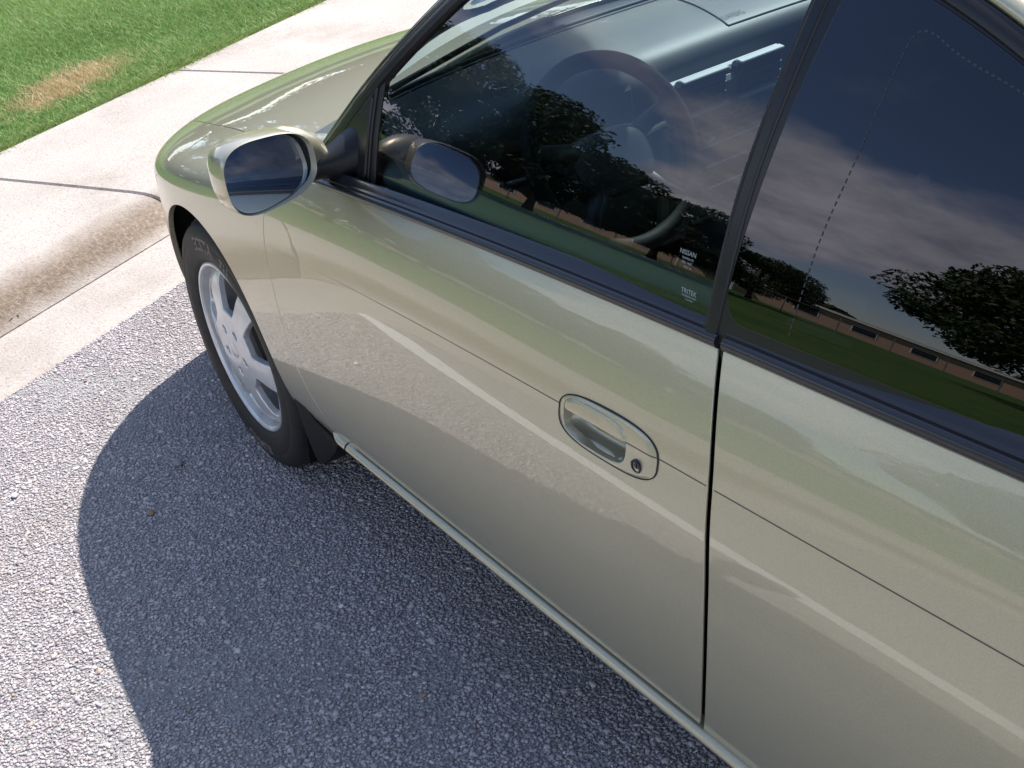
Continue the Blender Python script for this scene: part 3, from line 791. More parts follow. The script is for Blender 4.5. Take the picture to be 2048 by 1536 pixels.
for x, z in rg:
    y = float(side(x, z-(zcre(x)-.70))[1]); c = np.array([x, y, z]); d = unit(np.array([x-HX, 0, (z-HZ)]))
    kk = .30+1.0*max(0.0, (-(x-HX)/.096*.55+(z-HZ)/.034*.85))**.8
    for (a, b) in ((-.0012, -.010), (-.0012, .0008), (-.0006, .0016), (.0006, .0014), (.0013, .0004), (.0014, -.002)):
        V.append(c+d*(a*kk if a > 0 else a)+np.array([0, b, 0]))
n_ = len(rg)
for i in range(n_):
    for j in range(5): F.append((i*6+j, i*6+j+1, ((i+1) % n_)*6+j+1, ((i+1) % n_)*6+j))
o = mesh_obj('handle_gasket', V, F, RUBBER); fix_normals(o.data); auto_smooth(o, 60); cp(o, door)
kx, kz = -1.4805, .6905
ky = float(side(kx, kz-(zcre(kx)-.70))[1])+.0046
lk = lathe('key_lock', [(.0, -.0012), (.0042, -.0012), (.0046, -.0025), (.0060, -.0025), (.0066, .0006), (.0080, .0008), (.0088, .0002), (.0090, -.004)], GLOSSB, n=32, centre=(kx, ky, kz)); cp(lk, door)
sl_ = MB().box((kx, ky-.0008, kz), (.0012, .0010, .0055)).build('key_slot', VINYLD); cp(sl_, door)

# ------------------------------------------------------------------ side mirror
mir = cp(empty('side_mirror'))
MC = np.array([-.735, .912, .9135])
mya = math.radians(4.0)                         # glass turned towards the driver
Mx = np.array([math.cos(mya), math.sin(mya), 0.0])*1.0   # forward axis of the housing
My = np.array([-math.sin(mya), math.cos(mya), 0.0]); Mz = np.array([0, 0, 1.0])
tilt = math.radians(0)
My, Mz = My*math.cos(tilt)+Mz*math.sin(tilt), Mz*math.cos(tilt)-My*math.sin(tilt)
def sec(a, b, e, shear=0.0, n=64):
    """rounded outline, outer end taller than the inner end"""
    out = []
    for k in range(n):
        w = 2*math.pi*k/n; c, s = math.cos(w), math.sin(w)
        y = a*math.copysign(abs(c)**(2/e), c); z = b*math.copysign(abs(s)**(2/e), s)
        z *= 1.0+.12*(y/a); z += shear*y
        out.append((y, z))
    return np.array(out)
def loft(name, secs, m, parent, cap0=False, cap1=True, ang=45):
    k = len(secs[0][1]); V = []; F = []
    for (fx, sc, dy, dz) in secs:
        for y, z in sc: V.append(MC+Mx*fx+My*(y+dy)+Mz*(z+dz))
    for i in range(len(secs)-1):
        for j in range(k): F.append((i*k+j, i*k+(j+1) % k, (i+1)*k+(j+1) % k, (i+1)*k+j))
    if cap0: F.append(tuple(range(k)))
    if cap1: F.append(tuple((len(secs)-1)*k+j for j in range(k)))
    o = mesh_obj(name, V, F, m); fix_normals(o.data); auto_smooth(o, ang); return cp(o, parent)
A, Bm = .0790, .0560
hs = []
for fx, s in ((.010, .945), (.004, .958), (-.002, .966), (-.004, .978), (-.001, .993), (.008, 1.0), (.022, 1.0), (.045, .985), (.068, .935), (.088, .84), (.102, .70), (.112, .50), (.117, .25)):
    hs.append((fx, sec(A*s, Bm*s, 2.9), -.010*max(0, fx-.04)/.07, -.004*max(0, fx-.03)/.08))
loft('mirror_housing', hs, PAINT, mir, ang=60)
loft('mirror_bezel', [(-.001, sec(A*.967, Bm*.967, 2.9), 0, 0), (.006, sec(A*.958, Bm*.958, 2.9), 0, 0), (.024, sec(A*.955, Bm*.955, 2.9), 0, 0)], RUBBER, mir, cap1=False)
GUP, GIN = math.tan(math.radians(7.0)), math.tan(math.radians(4.0))   # glass tipped up, turned in
# convex glass
V = []; F = []; sc0 = sec(A*.945, Bm*.94, 2.9, n=64)
rings = [0.0001, .15, .3, .45, .6, .75, .9, 1.0]; Nrm = []
for rr in rings:
    for y, z in sc0*rr:
        R_ = 1.4; dp = (y*y+z*z)/(2*R_); V.append(MC+Mx*(.0105+dp+z*GUP-y*GIN)+My*y+Mz*z); Nrm.append(-Mx+My*(y/R_-GIN)+Mz*(z/R_+GUP))
for i in range(len(rings)-1):
    for j in range(64): F.append((i*64+j, i*64+(j+1) % 64, (i+1)*64+(j+1) % 64, (i+1)*64+j))
cp(mesh_obj('mirror_glass', V, F, MIRROR, None, True, unit(np.array(Nrm))), mir)
# arm to the sail: tapering body with a painted shoulder and a black foot
def tube_loft(name, cs, m, parent, n=28, e=2.4):
    """cs: list of (centre, axis_a, axis_b)"""
    V = []; F = []
    for c, a, b in cs:
        for k in range(n):
            w = 2*math.pi*k/n; ca, sb = math.cos(w), math.sin(w)
            V.append(np.array(c)+np.array(a)*math.copysign(abs(ca)**(2/e), ca)+np.array(b)*math.copysign(abs(sb)**(2/e), sb))
    for i in range(len(cs)-1):
        for k in range(n): F.append((i*n+k, i*n+(k+1) % n, (i+1)*n+(k+1) % n, (i+1)*n+k))
    F.append(tuple(range(n))); F.append(tuple((len(cs)-1)*n+k for k in range(n)))
    o = mesh_obj(name, V, F, m); fix_normals(o.data); auto_smooth(o, 55); return cp(o, parent)
inn = MC-My*.049+Mx*.056-Mz*.004
foot = np.array([-.695, gl_y(-.695, .890)+.002, .886])
tube_loft('mirror_shoulder', [(inn+My*.02, Mx*.034, Mz*.048), (inn-My*.012, Mx*.034, Mz*.048), (inn-My*.036-Mz*.004, Mx*.031, Mz*.043), (inn-My*.056-Mz*.010, Mx*.027, Mz*.034), (inn-My*.071-Mz*.016, Mx*.021, Mz*.024), (inn-My*.076-Mz*.018, Mx*.010, Mz*.012)], PAINT, mir)
FOOTM = mat('mirror_foot_plastic', (.008, .008, .010), rough=.42, spec=.25)
tube_loft('mirror_foot', [(inn-My*.020-Mz*.034, Mx*.024, Mz*.016), (inn-My*.048-Mz*.031-Mx*.008, Mx*.026, Mz*.020), (.5*(inn-My*.05)+.5*foot-Mz*.022, Mx*.030, Mz*.025), (foot+np.array([0, .006, 0]), Mx*.040, np.array([0, -.011, .035])), (foot-np.array([0, .012, 0]), Mx*.050, np.array([0, -.013, .042])), (foot-np.array([0, .03, 0]), Mx*.050, np.array([0, -.013, .042]))], FOOTM, mir)

# ------------------------------------------------------------------ wheels
def make_wheel(cx, yo, name='wheel', sgn=1, steer=0.0):
    w = cp(empty(name))
    Yl = yo                                    # outer lip plane
    def place(o):
        if steer or sgn < 0:
            a = np.empty(len(o.data.vertices)*3); o.data.vertices.foreach_get('co', a); a = a.reshape(-1, 3)
            if sgn < 0: a[:, 1] *= -1
            c, s = math.cos(steer), math.sin(steer); x, y = a[:, 0]-cx, a[:, 1]-sgn*(yo-.09)
            a[:, 0] = cx+c*x-s*y; a[:, 1] = sgn*(yo-.09)+s*x+c*y
            o.data.vertices.foreach_set('co', a.ravel()); o.data.update()
            if sgn < 0: fix_normals(o.data)
        return o
    R = .2035
    tp = [(R-.004, Yl-.19), (R-.004, Yl-.20), (.225, Yl-.212), (.255, Yl-.213), (.28, Yl-.205), (.293, Yl-.192), (.2975, Yl-.17)]
    gy = np.linspace(Yl-.165, Yl-.025, 29)
    for k, y in enumerate(gy): tp.append((.298 if k % 7 not in (3,) else .290, y))
    tp += [(.2965, Yl-.015), (.2925, Yl-.005), (.285, Yl+.003), (.272, Yl+.008), (.262, Yl+.0092), (.2605, Yl+.0085), (.254, Yl+.0105), (.240, Yl+.011), (.228, Yl+.0095), (.226, Yl+.0085), (.219, Yl+.0075), (.211, Yl+.003), (.2065, Yl-.001), (R-.002, Yl-.008), (R-.004, Yl-.02)]
    ty = lathe('tyre', tp, TYRE, n=96, centre=(cx, 0, ZW), sharp=40); cp(place(ty), w)
    # tread blocks: short cross cuts along both shoulders
    V = MB()
    for k in range(60):
        a = 2*math.pi*k/60; er = np.array([math.cos(a), 0, math.sin(a)]); et = np.array([-math.sin(a), 0, math.cos(a)])
        rot = np.stack([et, np.array([0, 1, 0]), er], 1)
        for y in (Yl-.035, Yl-.155): V.box(np.array([cx, y, ZW])+er*.2975, (.019, .034, .006), rot)
    cp(place(V.build('tread_block', TYRE)), w)['kind'] = 'stuff'
    rim = cp(empty('rim'), w)
    lp = [(R-.03, Yl-.17), (R-.018, Yl-.16), (R-.016, Yl-.06), (R-.012, Yl-.03), (R-.0115, Yl-.012), (R-.010, Yl-.004), (R-.006, Yl+.0005), (R-.0015, Yl+.0015), (R+.0015, Yl-.001), (R+.001, Yl-.007), (R-.003, Yl-.012)]
    cp(place(lathe('rim_lip', lp, ALLOY, n=96, centre=(cx, 0, ZW), sharp=30)), rim)
    # face with six windows
    fr = CS([(0, Yl+.010), (.05, Yl+.011), (.09, Yl+.009), (.13, Yl+.003), (.165, Yl-.006), (.18, Yl-.014), (.192, Yl-.024)])
    def face(a, r):
        a = np.asarray(a, float); r = np.asarray(r, float); return cx+r*np.cos(a), fr(r)-.0*r, ZW+r*np.sin(a)
    def f_win(P):
        x, z = P[:, 0]-cx, P[:, 2]-ZW; r = np.hypot(x, z); a = np.arctan2(z, x)-math.radians(97)
        a = (a+math.pi/6) % (math.pi/3)-math.pi/6
        hw_ = .029+.40*(r-.10)
        q = np.maximum(np.abs(r*np.sin(a))/hw_, np.abs(r-.138)/.044)
        q4 = (np.abs(r*np.sin(a))/hw_)**6+(np.abs(r-.138)/.044)**6
        return q4-1
    def f_lug(P):
        x, z = P[:, 0]-cx, P[:, 2]-ZW; r = np.hypot(x, z); a = np.arctan2(z, x)-math.radians(51)
        a = (a+math.pi/5) % (2*math.pi/5)-math.pi/5
        return np.hypot(r-.053, r*a)-.0135
    fc = panel('wheel_face', face, np.linspace(0, 2*math.pi, 181), np.linspace(.001, .192, 50), ALLOY, clips=[f_win, f_lug], flange=.015, edge=.0035, flip=False)
    cp(place(fc), rim)
    cp(place(lathe('lug_bed', [(.0, Yl-.008), (.075, Yl-.008)], ALLOY, n=40, centre=(cx, 0, ZW))), rim)
    mb = MB()
    for k in range(5):
        a = math.radians(51+72*k); mb.tube([(cx+.053*math.cos(a), Yl-.010, ZW+.053*math.sin(a)), (cx+.053*math.cos(a), Yl-.001, ZW+.053*math.sin(a))], .008, 6)
        o = MB().tube([(cx+.053*math.cos(a), Yl-.010, ZW+.053*math.sin(a)), (cx+.053*math.cos(a), Yl-.001, ZW+.053*math.sin(a))], [.0085, .0075], 6).build('wheel_nut', CHROME); cp(place(o), rim)
    cp(place(lathe('hub_cap', [(.0, Yl+.0135), (.014, Yl+.013), (.019, Yl+.0115), (.0205, Yl+.0095), (.0215, Yl+.0105), (.023, Yl+.009)], ALLOY, n=40, centre=(cx, 0, ZW))), rim)
    cp(place(lathe('brake_disc', [(.0, Yl-.075), (.128, Yl-.075), (.128, Yl-.085)], mat('brake_iron', (.018, .016, .015), rough=.7), n=40, centre=(cx, 0, ZW))), w)
    cp(place(lathe('wheel_back', [(.0, Yl-.12), (.185, Yl-.12)], LINER, n=40, centre=(cx, 0, ZW))), w)
    return w, place
fw, fplace = make_wheel(0.0, .811, steer=-.024)
make_wheel(XRW, .812)
make_wheel(0.0, .811, sgn=-1, steer=-.024); make_wheel(XRW, .812, sgn=-1)
# raised lettering on the front tyre wall
def tyre_text(body, size, r0, a0, spread=1.0):
    v, f = text_mesh(body, size, .0012)
    a = a0+v[:, 0]*spread/r0; r = r0+v[:, 1]
    yb = np.interp(r, [.219, .228, .24, .254, .262, .272, .285], [.8185, .8205, .822, .8215, .820, .819, .814])
    P = np.stack([r*np.cos(a), yb+.0007, ZW+r*np.sin(a)], 1)
    o = mesh_obj('tyre_lettering', P, f, TYRETXT); cp(fplace(o), fw)
tyre_text('ECSTA', .040, .250, math.radians(84), 1.0)
tyre_text('711', .030, .248, math.radians(112), 1.0)
tyre_text('KUMHO', .034, .249, math.radians(-90), 1.05)
# wheel housings
for cx in (0.0, XRW):
    for sg in (1, -1):
        V = []; F = []; n_ = 48
        for i in range(n_+1):
            a = math.radians(-25+230*i/n_)
            for y in (None, .50): V.append((cx+(RA+.012)*math.cos(a), sg*(y or float(plan(cx+(RA+.012)*math.cos(a)))-.014), ZW+(RA+.012)*math.sin(a)))
        for i in range(n_): F.append((2*i, 2*i+1, 2*i+3, 2*i+2))
        F.append(tuple(range(1, 2*n_+3, 2)))
        o = mesh_obj('wheel_housing', V, F, LINER); cp(o)
# mud guard behind the front wheel
og = [(-.300, .470), (-.322, .430), (-.340, .385), (-.352, .335), (-.360, .285), (-.372, .235), (-.388, .195), (-.400, .182), (-.425, .190), (-.470, .222), (-.515, .262), (-.535, .288), (-.50, .297), (-.44, .305), (-.385, .345), (-.352, .400), (-.325, .445)]
V = []; F = []; n_ = len(og); rows = [(.838, 1.0), (.842, .985), (.836, .93), (.70, .93)]
cxg, czg = -.40, .29
for k, (y, s) in enumerate([(.815, 1.0), (.834, 1.0), (.8395, .97), (.8405, .90)]):
    for x, z in og: V.append((cxg+(x-cxg)*s, y, czg+(z-czg)*s))
for k in range(3):
    for i in range(n_): F.append((k*n_+i, k*n_+(i+1) % n_, (k+1)*n_+(i+1) % n_, (k+1)*n_+i))
F.append(tuple(3*n_+i for i in range(n_)))
base = len(V)
for x, z in og: V.append((x, .64, z))
for i in range(n_): F.append((i, (i+1) % n_, base+(i+1) % n_, base+i))
o = mesh_obj('mud_guard', V, F, mat('mud_guard_plastic', (.007, .007, .008), rough=.6, spec=.15)); fix_normals(o.data); auto_smooth(o, 40); cp(o); mirror_of(o)
# floor pan and bulkhead
cp(MB().box((-1.29, 0, .262), (1.68, 1.62, .03)).build('floor_edge', LINER))
cp(MB().box((-.23, 0, .50), (.03, 1.30, .50)).build('bulkhead', LINER))
cp(MB().box((-1.45, 0, .215), (4.2, 1.36, .05)).build('floor_pan', LINER))
cp(MB().box((.45, 0, .30), (.5, 1.0, .2)).build('engine_tray', LINER))

# ------------------------------------------------------------------ interior
def dash_fn(u, v):
    """u 0-1 along the section from the windscreen edge over the top and down the face, v = y across"""
    u = np.asarray(u, float); v = np.asarray(v, float)
    hx_ = CS([(0, -.33), (.2, -.43), (.4, -.55), (.55, -.645), (.62, -.690), (.68, -.712), (.76, -.715), (.88, -.720), (1.0, -.68)])
    hz_ = CS([(0, .868), (.2, .882), (.4, .886), (.55, .878), (.62, .866), (.68, .838), (.76, .77), (.88, .64), (1.0, .52)])
    x = hx_(u)-.10*(np.abs(v)/.7)**2*(1-u); z = hz_(u)-.02*(np.abs(v)/.7)**4
    hump = np.exp(-((v-.375)/.165)**4)
    rise = np.exp(-((u-.60)/.16)**2)
    z = z+.040*hump*rise; x = x-.075*hump*sstep(.35, .62, u)*(1-sstep(.66, .82, u))
    return x, v, z
dash = cp(panel('dashboard', dash_fn, np.linspace(0, 1, 60), np.linspace(-.70, .70, 80), VINYL, flange=0, eps=2e-3, flip=False))
def on_dash(u, y, off=.0):
    x, _, z = dash_fn(np.array([u]), np.array([y])); return np.array([x[0], y, z[0]+off])
# instrument recess under the binnacle
cp(MB().bbox((-.742, .375, .815), (.05, .30, .095), .02).build('instrument_panel', CONTROL), dash)
o = MB()
# defroster slot and seams
def dash_line(pts, r, m, name):
    cp(MB().tube([on_dash(u, y, .0006) for u, y in pts], r, 6).build(name, m, smooth=True), dash)
dash_line([(.13, y) for y in np.linspace(.60, -.60, 40)], .007, PRINT_D, 'defroster_slot')
dash_line([(.09, y) for y in np.linspace(.60, -.60, 40)], .003, VINYLD, 'defroster_seam')
dash_line([(.19, y) for y in np.linspace(.62, -.62, 40)], .0022, PRINT_D, 'defroster_seam')
dash_line([(u, -.13+.05*((u-.3)/.3)) for u in np.linspace(.27, .60, 20)]+[(.605, y) for y in np.linspace(-.08, -.48, 20)], .0022, PRINT_D, 'airbag_seam')
def dash_text(body, size, u, y, m, name):
    v, f = text_mesh(body, size)
    P = [on_dash(u-b/.33, y-a, .0012) for a, b in v]
    cp(mesh_obj(name, P, f, m), dash)
dash_text('SRS AIRBAG', .0125, .560, -.115, PRINT_D, 'airbag_lettering')
# centre stack
cs = empty('centre_stack'); cp(cs)
rt = np.array(Matrix.Rotation(math.radians(-9), 3, 'Y'))
def st(dx, y, z): return np.array([-.722, 0, .686])+rt@np.array([-dx, y, z])
def sbox(name, dx, y, z, s, m, b=.003): cp(MB().bbox(st(dx, y, z), s, b, rt).build(name, m), cs)
sbox('stack_bezel', .004, 0, -.025, (.024, .30, .335), STACKV, .010)
sbox('stack_face', .014, 0, -.02, (.03, .27, .30), STACKF, .012)
for y in (.071, -.071):
    sbox('vent', .020, y, .118, (.028, .115, .062), CONTROL, .008)
    for dz in (.027, .008, -.010): sbox('louvre', .030, y, .118+dz, (.016, .104, .004), VINYLD, .001)
    sbox('vent_lip', .034, y, .084, (.020, .116, .008), STACKV, .003)
    sbox('vent_lip', .030, y, .152, (.016, .112, .006), STACKV, .002)
for k in range(5): sbox('button', .033, .065-.033*k, .055, (.010, .022, .012), VINYL, .003)
for z in (.036, .020, .004): sbox('slider_slot', .031, 0, z, (.006, .20, .0026), BRIGHT if z == .004 else VINYLD, .0008)
sbox('slider_knob', .034, .05, .020, (.014, .012, .008), BRIGHT, .003)
sbox('radio', .030, 0, -.062, (.018, .19, .058), VINYLD, .006)
sbox('radio_display', .0395, .01, -.054, (.002, .10, .026), GLOSSB, .0005)
sbox('radio_frame', .0385, .01, -.036, (.003, .105, .0025), BRIGHT, .0008)
for y in (.08, -.08):
    cp(MB().tube([st(.036, y, -.062), st(.054, y, -.062)], [.013, .011], 18).build('radio_knob', VINYL, smooth=False), cs)
sbox('cassette_slot', .0395, 0, -.083, (.004, .12, .005), BRIGHT, .001)
for k in range(6): sbox('radio_button', .036, .06-.024*k, -.12, (.010, .017, .008), VINYLD, .002)
sbox('storage_tray', .030, 0, -.16, (.020, .19, .03), CONTROL, .004)
cp(MB().bbox((-1.05, 0, .42), (.75, .20, .20), .03).build('console', VINYLD))
cp(MB().tube([(-.93, 0, .50), (-.95, 0, .60), (-.955, 0, .64)], [.010, .010, .022], 14).build('gear_lever', CONTROL, smooth=True))
# steering wheel
sw = empty('steering_wheel'); cp(sw)
sc_ = np.array([-.905, .392, .812]); nn_ = unit(np.array([-.9, 0, .43])); up_ = unit(np.array([.43, 0, .9])); sd_ = np.array([0, 1.0, 0])
V = []; F = []
for i in range(72):
    a = 2*math.pi*i/72; er = math.cos(a)*sd_+math.sin(a)*up_
    for k in range(12):
        b = 2*math.pi*k/12; V.append(sc_+er*(.1555+.0150*math.cos(b))+nn_*.0150*math.sin(b))
for i in range(72):
    for k in range(12): F.append((i*12+k, i*12+(k+1) % 12, ((i+1) % 72)*12+(k+1) % 12, ((i+1) % 72)*12+k))
o = mesh_obj('wheel_rim', V, F, mat('wheel_leather', (.014, .0145, .016), rough=.65, spec=.15), None, True); fix_normals(o.data); cp(o, sw)
def pad(name, c, w, h, d, m, e=3.2):
    V = []; F = []; n = 40; lv = [(-d, 1.0), (-.2*d, 1.0), (.3*d, .96), (.6*d, .86), (.85*d, .62), (.97*d, .3)]
    for dd, s in lv:
        for k in range(n):
            a = 2*math.pi*k/n; ca, sa = math.cos(a), math.sin(a)
            V.append(np.array(c)+sd_*w*s*math.copysign(abs(ca)**(2/e), ca)+up_*h*s*math.copysign(abs(sa)**(2/e), sa)+nn_*dd)
    for i in range(len(lv)-1):
        for k in range(n): F.append((i*n+k, i*n+(k+1) % n, (i+1)*n+(k+1) % n, (i+1)*n+k))
    F.append(tuple((len(lv)-1)*n+k for k in range(n))); F.append(tuple(range(n)))
    o = mesh_obj(name, V, F, m); fix_normals(o.data); auto_smooth(o, 60); return cp(o, sw)
pad('airbag_pad', sc_+nn_*(-.012)-up_*.012, .080, .056, .028, VINYLD)
for a in (18, 162, 228, 312):
    ar = math.radians(a); er = math.cos(ar)*sd_+math.sin(ar)*up_
    cp(MB().tube([sc_+er*.06-nn_*.012, sc_+er*.11-nn_*.010, sc_+er*.150], [.018, .015, .012], 10).build('spoke', VINYLD, smooth=True), sw)
cp(MB().tube([sc_-nn_*.03, sc_-nn_*.24], [.042, .050], 18).build('steering_column', VINYLD, smooth=True))
for s in (1, -1): cp(MB().tube([sc_-nn_*.07+sd_*.03*s, sc_-nn_*.07+sd_*.17*s+up_*.015], [.009, .007], 10).build('stalk', CONTROL, smooth=True))
# seats
def soft(name, c, s, m, parent, rot=0.0, e=.62):
    """cushion: rounded block with a slight crown"""
    V = []; F = []; n = 20; mrows = 12
    R3 = np.array(Matrix.Rotation(rot, 3, 'Y'))
    for i in range(mrows+1):
        ph = -math.pi/2+math.pi*i/mrows
        for k in range(n):
            th = 2*math.pi*k/n
            f = lambda v_: math.copysign(abs(v_)**e, v_)
            p = np.array([f(math.cos(ph))*f(math.cos(th))*s[0]/2, f(math.cos(ph))*f(math.sin(th))*s[1]/2, f(math.sin(ph))*s[2]/2])
            V.append(np.array(c)+R3@p)
    for i in range(mrows):
        for k in range(n): F.append((i*n+k, i*n+(k+1) % n, (i+1)*n+(k+1) % n, (i+1)*n+k))
    o = mesh_obj(name, V, F, m, None, True); fix_normals(o.data); return cp(o, parent)
for y in (.37, -.37):
    s_ = empty('front_seat'); cp(s_)
    soft('seat_cushion', (-1.33, y, .40), (.54, .50, .19), FABRIC, s_, math.radians(-8), .5)
    for d in (.215, -.215): soft('seat_bolster', (-1.33, y+d, .44), (.50, .10, .18), VINYLD, s_, math.radians(-8), .6)
    soft('seat_back', (-1.70, y, .72), (.17, .50, .66), FABRIC, s_, math.radians(-18), .5)
    for d in (.215, -.215): soft('seat_bolster', (-1.655, y+d, .70), (.17, .10, .52), VINYLD, s_, math.radians(-18), .6)
    soft('headrest', (-1.83, y, 1.10), (.10, .27, .17), FABRIC, s_, math.radians(-14), .55)
soft('rear_seat', (-2.25, 0, .56), (.45, 1.2, .30), FABRIC, None, 0, .5)
soft('rear_seat_back', (-2.45, 0, .80), (.16, 1.2, .42), FABRIC, None, math.radians(-20), .5)
# door trims
for sg in (1, -1):
    xs = np.linspace(-.66, -1.60, 30)
    path = np.stack([xs, sg*(gl_y(xs, .868+zoff(xs))-.014), .866+zoff(xs)], 1)
    o = sweep('door_trim', path, np.tile([0, 0, 1.0], (30, 1)), np.tile([0, -1.0*sg, 0], (30, 1)), [(-.03, .0), (-.008, .001), (.002, .008), (.010, .020), (.013, .030), (.010, .040), (-.004, .048), (-.10, .050), (-.20, .030), (-.55, .03)], TRIMV, ang=60); cp(o)
    cp(MB().bbox((-1.18, sg*.675, .62), (.40, .07, .05), .02).build('armrest', VINYLD))
    xs = np.linspace(-1.58, -2.3, 20)
    path = np.stack([xs, sg*(gl_y(xs, .868+zoff(xs))-.014), .866+zoff(xs)], 1)
    cp(sweep('rear_trim', path, np.tile([0, 0, 1.0], (20, 1)), np.tile([0, -1.0*sg, 0], (20, 1)), [(.0, .0), (.0, .03), (-.02, .05), (-.5, .05)], VINYLD, ang=60))
# makers' marks printed on the door glass
def glass_text(body, size, x0, z0, name, lean=0.0):
    v, f = text_mesh(body, size)
    X = x0-v[:, 0]; Z = z0+v[:, 1]*.95-v[:, 0]*.0; P = np.stack([X, gl_y(X, Z)-.0028, Z], 1)
    cp(mesh_obj(name, P, f, PRINT_W), side_window)
gx, gz = -1.498, .938
glass_text('NISSAN', .0078, gx, gz, 'glass_lettering')
glass_text('TEMPERLITE', .0036, gx-.001, gz-.006, 'glass_lettering')
glass_text('AS2  M60T', .0036, gx-.001, gz-.0105, 'glass_lettering')
glass_text('DOT 24', .0036, gx-.003, gz-.015, 'glass_lettering')
glass_text('TRITEK', .0078, gx-.011, .8985, 'film_lettering')
glass_text('WINDOW FILM', .0034, gx-.012, .8935, 'film_lettering')
glass_text('LICENSED', .0028, gx-.013, .890, 'film_lettering')
# rear view mirror and wiper
cp(MB().bbox((-.93, .0, 1.21), (.02, .22, .055), .009).build('cabin_mirror', CONTROL))
cp(MB().tube([(-.405, .52, .872), (-.318, .20, .895), (-.283, -.05, .906)], .006, 6).build('wiper', RUBBER, smooth=True))
# a door-edge seam pair: fuel flap is out of view

# ------------------------------------------------------------------ stone chips of the chip-seal surface
def bulk_mesh(name, verts, faces, m, attr=None, smooth=False):
    me = bpy.data.meshes.new(name); nv = len(verts); nf, k = faces.shape
    me.vertices.add(nv); me.vertices.foreach_set('co', np.ascontiguousarray(verts, np.float32).ravel())
    me.loops.add(nf*k); me.loops.foreach_set('vertex_index', np.ascontiguousarray(faces, np.int32).ravel())
    me.polygons.add(nf); me.polygons.foreach_set('loop_start', np.arange(0, nf*k, k, dtype=np.int32))
    try: me.polygons.foreach_set('loop_total', np.full(nf, k, np.int32))
    except Exception: pass
    if attr is not None:
        a = me.attributes.new('tone', 'FLOAT', 'POINT'); a.data.foreach_set('value', np.ascontiguousarray(attr, np.float32))
    me.update(calc_edges=True); me.validate()
    if smooth: me.polygons.foreach_set('use_smooth', [True]*nf)
    return link(name, me, m)
def chips():
    d = .0064; gx_ = np.arange(-1.70, 1.25, d); gy_ = np.arange(.45, 1.74, d)
    X, Y = np.meshgrid(gx_, gy_, indexing='ij'); X = X.ravel()+rng.uniform(-.55, .55, X.size)*d; Y = Y.ravel()+rng.uniform(-.55, .55, Y.size)*d
    s = X*KN[0]+Y*KN[1]
    fines = np.sin(X*5.1+1.7*np.sin(Y*4.3))+np.sin(Y*6.3+1.0+1.5*np.sin(X*3.7))+.6*np.sin(X*17+2*np.sin(Y*13))+.5*np.sin(Y*23+X*9)   # pockets filled with fine dirt
    keep = (s < S_ASPH-.004) & ~((X < -.45) & (Y < .66)) & (rng.random(X.size) < np.where(fines > 1.25, .40, .94))
    X, Y = X[keep], Y[keep]; n = X.size
    cube = np.array([(-1, -1, -1), (1, -1, -1), (1, 1, -1), (-1, 1, -1), (-.72, -.72, 1), (.72, -.72, 1), (.72, .72, 1), (-.72, .72, 1)], float)
    sz = rng.uniform(.0014, .0036, n)*np.where(rng.random(n) < .05, 1.7, 1.0); asp = rng.uniform(.65, 1.25, n)
    P = cube[None]*np.stack([sz*asp, sz/asp, sz*rng.uniform(.22, .42, n)], 1)[:, None, :]
    P = P*(1+rng.uniform(-.32, .32, (n, 8, 3)))
    a = rng.uniform(0, 2*math.pi, n); tx = rng.normal(0, .17, n); c, s_ = np.cos(a)[:, None], np.sin(a)[:, None]
    y2 = P[:, :, 1]*np.cos(tx)[:, None]-P[:, :, 2]*np.sin(tx)[:, None]; z2 = P[:, :, 1]*np.sin(tx)[:, None]+P[:, :, 2]*np.cos(tx)[:, None]
    Q = np.stack([c*P[:, :, 0]-s_*y2+X[:, None], s_*P[:, :, 0]+c*y2+Y[:, None], z2+(sz*.25)[:, None]+.0004], 2)
    f = np.array([(0, 3, 2, 1), (4, 5, 6, 7), (0, 1, 5, 4), (1, 2, 6, 5), (2, 3, 7, 6), (3, 0, 4, 7)])
    F = (f[None]+(np.arange(n)*8)[:, None, None]).reshape(-1, 4)
    tone = np.clip(rng.beta(2.2, 2.6, n)+np.where(rng.random(n) < .02, .5, 0), 0, 1)
    o = bulk_mesh('gravel_chips', Q.reshape(-1, 3), F, CHIP, np.repeat(tone, 8)); return tag(o, 'grey stone chips bedded in the asphalt surface', 'gravel', None, 'stuff')
chips()

